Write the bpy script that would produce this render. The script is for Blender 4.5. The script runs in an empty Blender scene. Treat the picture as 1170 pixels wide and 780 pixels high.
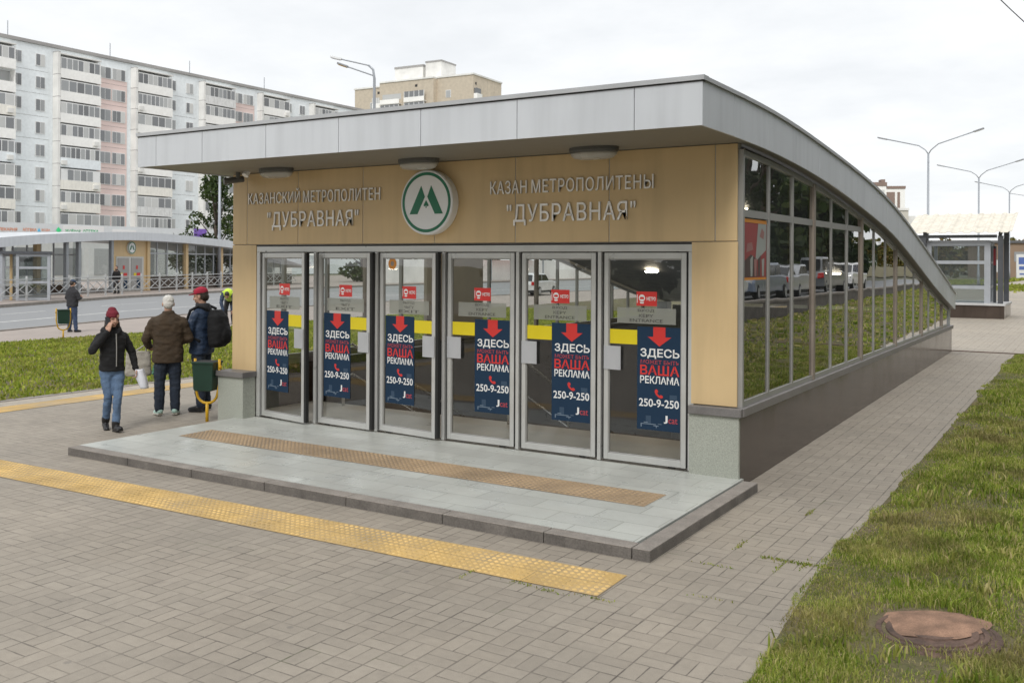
import bpy, bmesh, math, random
from mathutils import Vector, Matrix, noise
import numpy as np
random.seed(7)
rng = np.random.default_rng(7)
R_ = math.radians
scene = bpy.context.scene
COL = scene.collection

# ------------------------------------------------------------------ tagging
def tag(o, label=None, cat=None, group=None, kind=None):
    if label: o['label'] = label
    if cat: o['category'] = cat
    if group: o['group'] = group
    if kind: o['kind'] = kind
    return o

def empty(name, loc=(0, 0, 0), rz=0.0, label=None, cat=None, group=None):
    o = bpy.data.objects.new(name, None)
    o.empty_display_size = 0.2
    COL.objects.link(o)
    o.location = loc
    o.rotation_euler = (0, 0, rz)
    return tag(o, label, cat, group)

def kids(o):
    return [c for c in bpy.data.objects if c.parent == o]

def copy_tree(o, parent=None):
    c = o.copy()
    COL.objects.link(c)
    c.parent = parent
    for ch in kids(o):
        copy_tree(ch, c)
    return c

# ------------------------------------------------------------------ mesh builder
class MB:
    def __init__(s):
        s.v, s.f, s.m = [], [], []
    def add(s, vs, fs, m=0):
        b = len(s.v)
        s.v += [tuple(p) for p in vs]
        s.f += [tuple(b + i for i in q) for q in fs]
        s.m += [m] * len(fs)
        return s
    def box(s, x0, x1, y0, y1, z0, z1, m=0):
        vs = [(x0, y0, z0), (x1, y0, z0), (x1, y1, z0), (x0, y1, z0), (x0, y0, z1), (x1, y0, z1), (x1, y1, z1), (x0, y1, z1)]
        return s.add(vs, [(0, 3, 2, 1), (4, 5, 6, 7), (0, 1, 5, 4), (1, 2, 6, 5), (2, 3, 7, 6), (3, 0, 4, 7)], m)
    def bar(s, p, q, w, d, m=0, up=(0, 0, 1)):
        p, q = Vector(p), Vector(q)
        t = (q - p).normalized()
        u = Vector(up)
        if abs(t.dot(u)) > .98: u = Vector((1, 0, 0))
        a = t.cross(u).normalized() * w / 2
        b = a.cross(t).normalized() * d / 2
        vs = [p - a - b, p + a - b, p + a + b, p - a + b, q - a - b, q + a - b, q + a + b, q - a + b]
        return s.add(vs, [(0, 3, 2, 1), (4, 5, 6, 7), (0, 1, 5, 4), (1, 2, 6, 5), (2, 3, 7, 6), (3, 0, 4, 7)], m)
    def tube(s, pts, rs, n=8, m=0):
        pts = [Vector(p) for p in pts]
        if not isinstance(rs, (list, tuple)): rs = [rs] * len(pts)
        vs, fs = [], []
        prev = None
        for i, p in enumerate(pts):
            t = (pts[min(i + 1, len(pts) - 1)] - pts[max(i - 1, 0)]).normalized()
            if prev is None:
                u = Vector((0, 0, 1)) if abs(t.z) < .9 else Vector((1, 0, 0))
                a = t.cross(u).normalized()
            else:
                a = (prev - t * prev.dot(t)).normalized()
            prev = a
            b = t.cross(a)
            for k in range(n):
                th = 2 * math.pi * k / n
                vs.append(p + (a * math.cos(th) + b * math.sin(th)) * rs[i])
        for i in range(len(pts) - 1):
            for k in range(n):
                k2 = (k + 1) % n
                fs.append((i * n + k, i * n + k2, (i + 1) * n + k2, (i + 1) * n + k))
        fs.append(tuple(range(n - 1, -1, -1)))
        fs.append(tuple((len(pts) - 1) * n + k for k in range(n)))
        return s.add(vs, fs, m)
    def lathe(s, prof, c, axis='z', n=24, m=0):
        """prof: list of (r, h) from bottom to top"""
        vs, fs = [], []
        for r, h in prof:
            for k in range(n):
                th = 2 * math.pi * k / n
                a, b = r * math.cos(th), r * math.sin(th)
                if axis == 'z': vs.append((c[0] + a, c[1] + b, c[2] + h))
                elif axis == 'y': vs.append((c[0] + a, c[1] + h, c[2] - b))
                else: vs.append((c[0] + h, c[1] + a, c[2] + b))
        for i in range(len(prof) - 1):
            for k in range(n):
                k2 = (k + 1) % n
                fs.append((i * n + k, i * n + k2, (i + 1) * n + k2, (i + 1) * n + k))
        fs.append(tuple(range(n - 1, -1, -1)))
        fs.append(tuple((len(prof) - 1) * n + k for k in range(n)))
        return s.add(vs, fs, m)
    def prism(s, poly, f0, f1, m=0):
        """poly 2D list, f0/f1 map (a,b) to 3D for the two ends"""
        n = len(poly)
        vs = [f0(*p) for p in poly] + [f1(*p) for p in poly]
        fs = [tuple(range(n - 1, -1, -1)), tuple(range(n, 2 * n))]
        fs += [(i, (i + 1) % n, n + (i + 1) % n, n + i) for i in range(n)]
        return s.add(vs, fs, m)
    def mesh(s, name, mats, smooth=False, fix=True):
        me = bpy.data.meshes.new(name)
        me.from_pydata(s.v, [], s.f)
        for mt in (mats if isinstance(mats, (list, tuple)) else [mats]): me.materials.append(mt)
        me.polygons.foreach_set('material_index', s.m)
        if fix:
            bm = bmesh.new(); bm.from_mesh(me)
            bmesh.ops.recalc_face_normals(bm, faces=bm.faces)
            bm.to_mesh(me); bm.free()
        if smooth: me.polygons.foreach_set('use_smooth', [True] * len(me.polygons))
        me.update()
        return me
    def build(s, name, mats, parent=None, smooth=False, bevel=0, fix=True):
        return link(name, s.mesh(name, mats, smooth, fix), parent, bevel)

def link(name, me, parent=None, bevel=0, auto=False):
    o = bpy.data.objects.new(name, me)
    COL.objects.link(o)
    o.parent = parent
    if bevel:
        b = o.modifiers.new('Bevel', 'BEVEL'); b.width = bevel; b.segments = 2; b.limit_method = 'ANGLE'; b.angle_limit = R_(40)
    return o

def struct(name, mb, mats, **k):
    o = mb.build(name, mats, **k)
    o['kind'] = 'structure'
    return o

# ------------------------------------------------------------------ text
_tc = {}
def text_geo(body, extrude=0.0, bold=0.0, spacing=1.0):
    key = (body, extrude, bold, spacing)
    if key in _tc: return _tc[key]
    cu = bpy.data.curves.new('lettering_curve', 'FONT')
    cu.body = body; cu.size = 1.0; cu.extrude = extrude; cu.offset = bold; cu.space_character = spacing
    cu.resolution_u = 4
    o = bpy.data.objects.new('lettering_curve', cu)
    COL.objects.link(o)
    dg = bpy.context.evaluated_depsgraph_get(); dg.update()
    me = bpy.data.meshes.new_from_object(o.evaluated_get(dg))
    vs = [tuple(v.co) for v in me.vertices]
    fs = [tuple(p.vertices) for p in me.polygons]
    bpy.data.objects.remove(o); bpy.data.curves.remove(cu); bpy.data.meshes.remove(me)
    xs = [v[0] for v in vs]; ys = [v[1] for v in vs]
    x0, x1, y0, y1 = min(xs), max(xs), min(ys), max(ys)
    vs = [((v[0] - x0) / (x1 - x0), (v[1] - y0) / (y1 - y0), v[2]) for v in vs]
    _tc[key] = (vs, fs)
    return _tc[key]

def put_text(mb, body, f, m, extrude=0.0, bold=0.0, spacing=1.0):
    """f maps (u 0..1, v 0..1, depth) to 3D"""
    vs, fs = text_geo(body, extrude, bold, spacing)
    mb.add([f(*v) for v in vs], fs, m)

# ------------------------------------------------------------------ materials
def newmat(name):
    m = bpy.data.materials.new(name); m.use_nodes = True
    nt = m.node_tree
    return m, nt, nt.nodes['Principled BSDF']

def N(nt, t, **k):
    n = nt.nodes.new(t)
    for a, b in k.items():
        setattr(n, a, b)
    return n

def mth(nt, op, a, b=None, c=None, clamp=False):
    n = nt.nodes.new('ShaderNodeMath'); n.operation = op; n.use_clamp = clamp
    for i, v in enumerate((a, b, c)):
        if v is None: continue
        if isinstance(v, (int, float)): n.inputs[i].default_value = v
        else: nt.links.new(v, n.inputs[i])
    return n.outputs[0]

def mixc(nt, f, a, b, mode='MIX'):
    n = nt.nodes.new('ShaderNodeMix'); n.data_type = 'RGBA'; n.blend_type = mode
    for sock, v in ((n.inputs['Factor'], f), (n.inputs['A'], a), (n.inputs['B'], b)):
        if isinstance(v, (int, float)): sock.default_value = v
        elif isinstance(v, tuple): sock.default_value = v if len(v) == 4 else (*v, 1)
        else: nt.links.new(v, sock)
    return n.outputs['Result']

def ramp(nt, src, lo, hi, a=0.0, b=1.0):
    n = nt.nodes.new('ShaderNodeMapRange'); n.inputs[1].default_value = lo; n.inputs[2].default_value = hi
    n.inputs[3].default_value = a; n.inputs[4].default_value = b
    nt.links.new(src, n.inputs[0])
    return n.outputs[0]

def coord(nt, kind='Object'):
    return nt.nodes.new('ShaderNodeTexCoord').outputs[kind]

def noisetex(nt, vec, scale, detail=4.0, rough=.55, stretch=None):
    n = nt.nodes.new('ShaderNodeTexNoise'); n.inputs['Scale'].default_value = scale
    n.inputs['Detail'].default_value = detail; n.inputs['Roughness'].default_value = rough
    if stretch:
        mp = nt.nodes.new('ShaderNodeMapping'); mp.inputs['Scale'].default_value = stretch
        nt.links.new(vec, mp.inputs[0]); vec = mp.outputs[0]
    nt.links.new(vec, n.inputs['Vector'])
    return n.outputs['Fac']

def bump(nt, bs, h, strength, dist=.01):
    b = nt.nodes.new('ShaderNodeBump'); b.inputs['Strength'].default_value = strength; b.inputs['Distance'].default_value = dist
    nt.links.new(h, b.inputs['Height']); nt.links.new(b.outputs[0], bs.inputs['Normal'])

def mat(name, col, rough=.6, metal=0.0, var=.12, scale=3.0, fine=0.0, fscale=60.0, bmp=0.0, stretch=None, spec=.5, streak=0.0):
    m, nt, bs = newmat(name)
    bs.inputs['Roughness'].default_value = rough; bs.inputs['Metallic'].default_value = metal
    bs.inputs['Specular IOR Level'].default_value = spec
    v = coord(nt)
    n1 = noisetex(nt, v, scale, stretch=stretch)
    f = ramp(nt, n1, .3, .7, 1 - var, 1 + var)
    if fine:
        n2 = noisetex(nt, v, fscale, 2.0)
        f = mth(nt, 'MULTIPLY', f, ramp(nt, n2, .3, .7, 1 - fine, 1 + fine))
    if streak:
        n3 = noisetex(nt, v, 6.0, 3.0, stretch=(1, 1, .08))
        f = mth(nt, 'MULTIPLY', f, ramp(nt, n3, .45, .75, 1, 1 - streak))
    c = mixc(nt, 1.0, (*col, 1), f, 'MULTIPLY')
    nt.links.new(c, bs.inputs['Base Color'])
    nt.links.new(ramp(nt, n1, .3, .7, max(.02, rough - .08), min(1, rough + .08)), bs.inputs['Roughness'])
    if bmp:
        bump(nt, bs, noisetex(nt, v, fscale, 3.0), bmp, .004)
    return m

def glass(name, tint, refl=1.6, base=.03, rough=.0, clear=1.0, body=(.02, .02, .02)):
    m = bpy.data.materials.new(name); m.use_nodes = True
    nt = m.node_tree; nt.nodes.clear()
    out = N(nt, 'ShaderNodeOutputMaterial')
    tr = N(nt, 'ShaderNodeBsdfTransparent'); tr.inputs[0].default_value = (*tint, 1)
    gl = N(nt, 'ShaderNodeBsdfGlossy'); gl.inputs['Roughness'].default_value = rough
    di = N(nt, 'ShaderNodeBsdfDiffuse'); di.inputs[0].default_value = (*body, 1)
    fr = N(nt, 'ShaderNodeFresnel'); fr.inputs[0].default_value = 1.5
    v = coord(nt)
    nb = noisetex(nt, v, 1.3, 1.0)
    b = nt.nodes.new('ShaderNodeBump'); b.inputs['Strength'].default_value = .05; b.inputs['Distance'].default_value = .05
    nt.links.new(nb, b.inputs['Height']); nt.links.new(b.outputs[0], gl.inputs['Normal'])
    fac = mth(nt, 'ADD', mth(nt, 'MULTIPLY', fr.outputs[0], refl), base, clamp=True)
    m1 = N(nt, 'ShaderNodeMixShader'); m1.inputs[0].default_value = clear
    nt.links.new(di.outputs[0], m1.inputs[1]); nt.links.new(tr.outputs[0], m1.inputs[2])
    m2 = N(nt, 'ShaderNodeMixShader')
    nt.links.new(fac, m2.inputs[0]); nt.links.new(m1.outputs[0], m2.inputs[1]); nt.links.new(gl.outputs[0], m2.inputs[2])
    nt.links.new(m2.outputs[0], out.inputs['Surface'])
    return m

def emit(name, col, s):
    m, nt, bs = newmat(name)
    bs.inputs['Base Color'].default_value = (*col, 1)
    bs.inputs['Emission Color'].default_value = (*col, 1); bs.inputs['Emission Strength'].default_value = s
    return m

def paver_mat(name, light=1.0):
    m, nt, bs = newmat(name)
    L = nt.links
    v = coord(nt)
    sx = N(nt, 'ShaderNodeSeparateXYZ'); L.new(v, sx.inputs[0])
    s = .21
    X = mth(nt, 'DIVIDE', sx.outputs[0], s); Y = mth(nt, 'DIVIDE', sx.outputs[1], s)
    cx, cy = mth(nt, 'FLOOR', X), mth(nt, 'FLOOR', Y)
    fx, fy = mth(nt, 'FRACT', X), mth(nt, 'FRACT', Y)
    par = mth(nt, 'FLOORED_MODULO', mth(nt, 'ADD', cx, cy), 2.0)
    def sel(a, b):  # par 0 -> a
        return mth(nt, 'ADD', mth(nt, 'MULTIPLY', a, mth(nt, 'SUBTRACT', 1.0, par)), mth(nt, 'MULTIPLY', b, par))
    a0 = sel(fx, fy); b0 = sel(fy, fx)
    a2 = mth(nt, 'MULTIPLY', a0, 2.0)
    idb = mth(nt, 'FLOOR', a2); fa = mth(nt, 'FRACT', a2)
    ea = mth(nt, 'MULTIPLY', mth(nt, 'MINIMUM', fa, mth(nt, 'SUBTRACT', 1.0, fa)), s / 2)
    eb = mth(nt, 'MULTIPLY', mth(nt, 'MINIMUM', b0, mth(nt, 'SUBTRACT', 1.0, b0)), s)
    # the joints that run the whole length are a little more open
    ex = mth(nt, 'MULTIPLY', mth(nt, 'MINIMUM', fx, mth(nt, 'SUBTRACT', 1.0, fx)), s * .72)
    e = mth(nt, 'MINIMUM', mth(nt, 'MINIMUM', ea, eb), ex)
    wob = ramp(nt, noisetex(nt, v, 7.0, 4.0), .32, .68, .001, .0085)
    joint = nt.nodes.new('ShaderNodeMapRange'); joint.interpolation_type = 'SMOOTHSTEP'
    L.new(e, joint.inputs[0]); L.new(mth(nt, 'MULTIPLY', wob, .25), joint.inputs[1]); L.new(wob, joint.inputs[2])
    jf = mth(nt, 'MULTIPLY', mth(nt, 'SUBTRACT', 1.0, joint.outputs[0]), ramp(nt, noisetex(nt, v, 1.9, 5.0, .7), .38, .62, .30, 1.0))
    cmb = N(nt, 'ShaderNodeCombineXYZ'); L.new(cx, cmb.inputs[0]); L.new(cy, cmb.inputs[1]); L.new(idb, cmb.inputs[2])
    wn = N(nt, 'ShaderNodeTexWhiteNoise'); L.new(cmb.outputs[0], wn.inputs['Vector'])
    per = ramp(nt, wn.outputs['Value'], 0, 1, .93, 1.07)
    big = ramp(nt, noisetex(nt, v, .55, 5.0), .3, .7, .87, 1.1)
    fine = ramp(nt, noisetex(nt, v, 170, 2.0), .3, .7, .88, 1.1)
    f = mth(nt, 'MULTIPLY', mth(nt, 'MULTIPLY', per, big), mth(nt, 'MULTIPLY', fine, ramp(nt, noisetex(nt, v, 14, 4.0, .7), .3, .7, .92, 1.07)))
    tone = mixc(nt, noisetex(nt, v, .8, 3.0), (.308 * light, .266 * light, .214 * light, 1), (.296 * light, .266 * light, .222 * light, 1))
    c = mixc(nt, 1.0, tone, f, 'MULTIPLY')
    stain = ramp(nt, noisetex(nt, v, 3.1, 5.0, .65), .60, .74, 0, .35)
    c = mixc(nt, stain, c, (.15, .13, .115, 1))
    vo = N(nt, 'ShaderNodeTexVoronoi'); vo.inputs['Scale'].default_value = 1.7; L.new(v, vo.inputs['Vector'])
    gum = mth(nt, 'MULTIPLY', ramp(nt, vo.outputs['Distance'], .028, .045, 1, 0), .45)
    c = mixc(nt, gum, c, (.13, .12, .11, 1))
    sandy = ramp(nt, noisetex(nt, v, .35, 6.0, .65), .52, .70, 0, .35)
    c = mixc(nt, sandy, c, (.36 * light, .31 * light, .24 * light, 1))
    moss = ramp(nt, noisetex(nt, v, 1.6, 4.0), .62, .68, 0, 1)
    jc = mixc(nt, moss, (.085, .072, .06, 1), (.07, .085, .025, 1))
    c = mixc(nt, mth(nt, 'MULTIPLY', jf, .95), c, jc)
    L.new(c, bs.inputs['Base Color'])
    bs.inputs['Roughness'].default_value = .72
    h = mth(nt, 'ADD', joint.outputs[0], mth(nt, 'MULTIPLY', wn.outputs['Value'], .25))
    h = mth(nt, 'ADD', h, mth(nt, 'MULTIPLY', fine, .12))
    bump(nt, bs, h, .55, .006)
    return m

def slab_mat(name, col, tw, th, jcol, var=.1, rough=.4, rot=False, jw=.006, fine=.05, wet=0.0, grime=None):
    m, nt, bs = newmat(name)
    v = coord(nt)
    br = N(nt, 'ShaderNodeTexBrick')
    br.inputs['Scale'].default_value = 1.0; br.inputs['Brick Width'].default_value = tw; br.inputs['Row Height'].default_value = th
    br.inputs['Mortar Size'].default_value = jw / 2; br.inputs['Mortar Smooth'].default_value = .2
    br.inputs['Color1'].default_value = (*[c * (1 - var) for c in col], 1); br.inputs['Color2'].default_value = (*[c * (1 + var) for c in col], 1)
    br.inputs['Mortar'].default_value = (*jcol, 1)
    mp = N(nt, 'ShaderNodeMapping'); nt.links.new(v, mp.inputs[0]); nt.links.new(mp.outputs[0], br.inputs['Vector'])
    f = mth(nt, 'MULTIPLY', ramp(nt, noisetex(nt, v, 1.4, 5.0), .3, .7, .9, 1.08), ramp(nt, noisetex(nt, v, 120, 2.0), .3, .7, 1 - fine, 1 + fine))
    c = mixc(nt, 1.0, br.outputs['Color'], f, 'MULTIPLY')
    st = ramp(nt, noisetex(nt, v, 2.4, 6.0, .7), .56, .75, 0, .3)
    c = mixc(nt, st, c, tuple(k * .55 for k in col) + (1,))
    if grime: c = mixc(nt, ramp(nt, noisetex(nt, v, grime[1], 6.0, .7), .42, .64, 0, grime[2]), c, (*grime[0], 1))
    nt.links.new(c, bs.inputs['Base Color'])
    nt.links.new(ramp(nt, noisetex(nt, v, 2.0, 4.0), .3, .7, max(.08, rough - .15), rough + .15), bs.inputs['Roughness'])
    bump(nt, bs, br.outputs['Fac'], -.3, .004)
    return m

def island_mat(name, cols, rough=.6, trans=.25, patch=None):
    m = bpy.data.materials.new(name); m.use_nodes = True
    nt = m.node_tree; bs = nt.nodes['Principled BSDF']
    g = N(nt, 'ShaderNodeNewGeometry')
    cr = N(nt, 'ShaderNodeValToRGB')
    els = cr.color_ramp.elements
    while len(els) < len(cols): els.new(.5)
    for i, c in enumerate(cols):
        els[i].position = i / (len(cols) - 1); els[i].color = (*c, 1)
    nt.links.new(g.outputs['Random Per Island'], cr.inputs[0])
    c = cr.outputs[0]
    if patch:
        sc, pc, amt = patch
        n = noisetex(nt, coord(nt), sc, 4.0)
        c = mixc(nt, ramp(nt, n, .50, .66, 0, amt), c, (*pc, 1))
        n3 = noisetex(nt, coord(nt), sc * 2.7, 3.0)
        c = mixc(nt, 1.0, c, ramp(nt, n3, .36, .62, .70, 1.12), 'MULTIPLY')
    nt.links.new(c, bs.inputs['Base Color'])
    bs.inputs['Roughness'].default_value = rough
    bs.inputs['Specular IOR Level'].default_value = .25
    tl = N(nt, 'ShaderNodeBsdfTranslucent'); nt.links.new(c, tl.inputs[0])
    mx = N(nt, 'ShaderNodeMixShader'); mx.inputs[0].default_value = trans
    nt.links.new(bs.outputs[0], mx.inputs[1]); nt.links.new(tl.outputs[0], mx.inputs[2])
    nt.links.new(mx.outputs[0], nt.nodes['Material Output'].inputs['Surface'])
    return m

def soil_mat(name, a, b, scale=2.0):
    m, nt, bs = newmat(name)
    v = coord(nt)
    n1 = noisetex(nt, v, scale, 6.0, .65); n2 = noisetex(nt, v, 40, 3.0)
    c = mixc(nt, ramp(nt, n1, .35, .65), (*a, 1), (*b, 1))
    c = mixc(nt, 1.0, c, ramp(nt, n2, .3, .7, .7, 1.25), 'MULTIPLY')
    nt.links.new(c, bs.inputs['Base Color']); bs.inputs['Roughness'].default_value = .9
    bump(nt, bs, n2, .6, .02)
    return m

def windowglass_mat(name):
    """dark or curtained panes, different in each object"""
    m, nt, bs = newmat(name)
    oi = N(nt, 'ShaderNodeObjectInfo'); g = N(nt, 'ShaderNodeNewGeometry')
    wn = N(nt, 'ShaderNodeTexWhiteNoise'); wn.noise_dimensions = '2D'
    cb = N(nt, 'ShaderNodeCombineXYZ')
    nt.links.new(oi.outputs['Random'], cb.inputs[0]); nt.links.new(g.outputs['Random Per Island'], cb.inputs[1])
    nt.links.new(cb.outputs[0], wn.inputs['Vector'])
    cr = N(nt, 'ShaderNodeValToRGB'); e = cr.color_ramp.elements
    e[0].color = (.15, .155, .16, 1); e[1].position = 1; e[1].color = (.62, .62, .6, 1)
    a = e.new(.45); a.color = (.26, .27, .28, 1)
    a = e.new(.7); a.color = (.4, .41, .41, 1)
    nt.links.new(wn.outputs['Value'], cr.inputs[0])
    nt.links.new(cr.outputs[0], bs.inputs['Base Color'])
    bs.inputs['Roughness'].default_value = .08
    return m

M = {}
M['paver'] = paver_mat('block_paving', 1.0)
M['paver_far'] = paver_mat('block_paving_pale', 1.25)
M['soil'] = soil_mat('soil_under_grass', (.085, .088, .028), (.15, .115, .065))
M['base'] = soil_mat('open_ground', (.12, .13, .07), (.16, .15, .11), .3)
M['asphalt'] = mat('worn_asphalt', (.235, .24, .245), .7, var=.07, scale=.7, fine=.12, fscale=90, bmp=.2)
M['pave_pink'] = mat('dusty_pavement', (.33, .285, .255), .85, var=.1, scale=1.0, fine=.1)
M['roadpaint'] = mat('road_paint', (.5, .5, .49), .7, var=.25, scale=4)
M['tactile'] = slab_mat('yellow_tactile_tile', (.53, .35, .125), .3, .3, (.24, .17, .08), .10, .85, fine=.12, grime=((.32, .26, .18), 1.1, .7))
M['tactile_old'] = slab_mat('worn_tactile_tile', (.36, .26, .165), .5, .5, (.16, .12, .09), .12, .7, fine=.15, grime=((.16, .13, .10), .9, .7))
M['platform'] = slab_mat('pale_granite_slab', (.485, .50, .465), .6, .3, (.27, .28, .25), .07, .36, jw=.010, fine=.08, grime=((.36, .36, .33), 1.0, .5))
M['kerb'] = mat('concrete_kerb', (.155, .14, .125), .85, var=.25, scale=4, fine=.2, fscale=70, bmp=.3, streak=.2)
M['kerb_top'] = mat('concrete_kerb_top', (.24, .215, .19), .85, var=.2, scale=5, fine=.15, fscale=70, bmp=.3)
M['clad'] = mat('ochre_cladding', (.66, .485, .262), .45, var=.06, scale=.9, streak=.10, fine=.02, fscale=200)
M['clad_gap'] = mat('cladding_joint', (.50, .48, .45), .6, var=.05)
M['fascia'] = mat('grey_composite_panel', (.635, .66, .69), .4, metal=.12, var=.05, scale=.8, streak=.10)
M['fascia_side'] = M['fascia']
M['trim'] = mat('roof_edge_trim', (.5, .51, .52), .4, metal=.3, var=.05)
M['dark'] = mat('dark_joint', (.03, .03, .03), .7, var=.1)
M['soffit'] = mat('soffit_panel', (.24, .225, .195), .5, var=.06, scale=1.2)
M['ceiling'] = mat('dark_ceiling', (.13, .13, .125), .6, var=.1)
M['alu'] = mat('door_aluminium', (.56, .56, .54), .35, metal=.35, var=.05)
M['alu_dark'] = mat('window_aluminium', (.36, .355, .34), .42, metal=.25, var=.06)
M['alu_brown'] = mat('brown_window_post', (.29, .245, .205), .5, metal=.1, var=.12)
M['rubber'] = mat('black_rubber', (.012, .012, .012), .6, var=.1)
M['plate'] = mat('pull_plate', (.50, .51, .53), .35, metal=.3, var=.05)
M['granite'] = mat('speckled_granite', (.36, .375, .325), .5, var=.05, scale=1.5, fine=.22, fscale=85)
M['cap'] = mat('grey_stone_cap', (.17, .16, .155), .5, var=.14, scale=3.0, fine=.15, fscale=90)
M['sill'] = mat('grey_stone_sill', (.215, .20, .195), .5, var=.12, scale=3.0, fine=.12, fscale=90)
M['plinth'] = mat('polished_dark_granite', (.068, .050, .040), .14, var=.2, scale=1.5, fine=.3, fscale=120, streak=.3)
M['glass_side'] = glass('side_window_glass', (.60, .62, .60), 2.1, .11)
M['glass_door'] = glass('door_glass', (.93, .95, .93), 1.5, .045)
M['glass_left'] = glass('far_wall_glass', (.86, .88, .87), .9, .0)
M['glass_grey'] = glass('kiosk_glass', (.72, .76, .76), 1.1, .04, clear=.9, body=(.3, .33, .33))
M['red'] = mat('red_vinyl', (.62, .035, .03), .4, var=.03)
M['red_dull'] = mat('dull_red_print', (.42, .055, .07), .4, var=.03)
M['white'] = mat('white_vinyl', (.78, .78, .77), .4, var=.03)
M['navy'] = mat('navy_poster', (.014, .036, .072), .6, var=.05, spec=.2)
M['navy_light'] = mat('poster_pale_blue', (.03, .062, .108), .6, var=.05)
M['skyline'] = mat('poster_skyline', (.16, .21, .27), .6, var=.05)
M['yellow'] = mat('yellow_vinyl', (.72, .58, .012), .4, var=.03)
M['notice'] = glass('grey_notice_film', (.45, .46, .42), .3, .0, clear=.35, body=(.40, .405, .36))
M['notice_txt'] = mat('notice_lettering', (.06, .06, .05), .5, var=.05)
M['orange'] = mat('orange_sticker', (.66, .25, .025), .4, var=.05)
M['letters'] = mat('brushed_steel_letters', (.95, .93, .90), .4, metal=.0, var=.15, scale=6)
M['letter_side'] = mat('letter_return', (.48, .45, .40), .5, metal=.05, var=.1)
M['green'] = mat('emblem_green', (.012, .17, .085), .4, var=.03)
M['emblem_white'] = mat('emblem_white', (.84, .85, .86), .35, var=.02)
M['lampbody'] = mat('lamp_housing', (.10, .10, .095), .5, var=.1)
M['lampglass'] = mat('frosted_diffuser', (.42, .40, .36), .25, var=.08)
M['lit'] = emit('lit_ceiling_or_fill_lamp', (1.0, .86, .66), 22.0)
M['floor_in'] = mat('interior_floor', (.80, .77, .72), .35, var=.12, scale=2, fine=.06)
M['granite_in'] = mat('interior_dark_granite', (.05, .047, .045), .35, var=.15, fine=.2)
M['wall_in'] = mat('interior_beige_wall', (.46, .40, .31), .6, var=.05)
M['steel'] = mat('stainless_steel', (.6, .6, .58), .25, metal=.8, var=.05)
M['galv'] = mat('galvanised_pole', (.36, .38, .41), .5, metal=.4, var=.08)
M['lamp_head'] = mat('street_lamp_head', (.30, .31, .33), .5, metal=.2, var=.1)
M['white_paint'] = mat('white_metal_paint', (.48, .49, .49), .5, var=.08)
M['grey_post'] = mat('grey_steel_post', (.30, .32, .34), .5, metal=.2, var=.08)
M['dark_post'] = mat('dark_grey_post', (.085, .09, .10), .5, metal=.1, var=.1)
M['light_frame'] = mat('light_grey_frame', (.42, .44, .47), .45, metal=.2, var=.06)
M['corrugated'] = mat('cream_corrugated_sheet', (.72, .67, .57), .6, var=.12, scale=4, streak=.15)
M['panel_white'] = mat('white_wall_panel', (.90, .89, .86), .85, var=.06, scale=.25, fine=.04, fscale=3)
M['panel_blue'] = mat('pale_blue_grey_panel', (.82, .86, .875), .85, var=.06, scale=.25, fine=.05, fscale=3)
M['panel_pink'] = mat('pale_pink_panel', (.80, .64, .60), .85, var=.06, scale=.25)
M['panel_grey'] = mat('grey_concrete_panel', (.78, .77, .74), .85, var=.12, scale=.4)
M['seam'] = mat('panel_seam', (.36, .35, .34), .9, var=.1)
M['wglass'] = windowglass_mat('apartment_window_glass')
M['roof_dark'] = mat('roof_felt', (.13, .13, .135), .9, var=.1)
M['tan'] = slab_mat('tan_brick', (.66, .57, .45), .6, .2, (.55, .48, .38), .06, .85, jw=.02)
M['brick'] = mat('brown_brick', (.28, .20, .14), .85, var=.1, scale=.5)
M['cream'] = mat('cream_render', (.60, .57, .50), .85, var=.05, scale=.3)
M['bin_green'] = mat('dark_green_bin', (.007, .034, .02), .5, var=.15, scale=5)
M['bin_yellow'] = mat('yellow_bin_stand', (.62, .36, .012), .45, var=.08)
M['rust'] = mat('rusty_iron', (.105, .066, .05), .85, var=.45, scale=6, fine=.25, fscale=60, bmp=.4)
M['sand'] = mat('sand_on_cover', (.25, .15, .10), .95, var=.4, scale=8, fine=.2, fscale=120, bmp=.5)
M['bark'] = mat('tree_bark', (.085, .065, .048), .9, var=.3, scale=6, bmp=.5)
M['wire'] = mat('cable_sheath', (.10, .10, .11), .6)
M['grass'] = island_mat('grass_blades', [(.11, .17, .018), (.21, .305, .034), (.31, .385, .053), (.41, .415, .10), (.60, .50, .26)], .6, .35, (.8, (.40, .32, .15), .62))
M['grass_far'] = island_mat('lawn_blades', [(.18, .25, .025), (.27, .34, .038), (.35, .40, .055), (.43, .41, .10)], .6, .35, (.5, (.30, .26, .09), .4))
M['leaf'] = island_mat('tree_leaves', [(.018, .035, .008), (.035, .062, .014), (.055, .085, .02), (.08, .10, .03)], .5, .3)
M['leaf_autumn'] = island_mat('autumn_leaves', [(.05, .06, .012), (.11, .11, .02), (.18, .14, .03), (.12, .07, .02)], .5, .3)
M['conifer'] = island_mat('spruce_needles', [(.01, .022, .008), (.02, .038, .013), (.03, .05, .018)], .5, .2)

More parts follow.
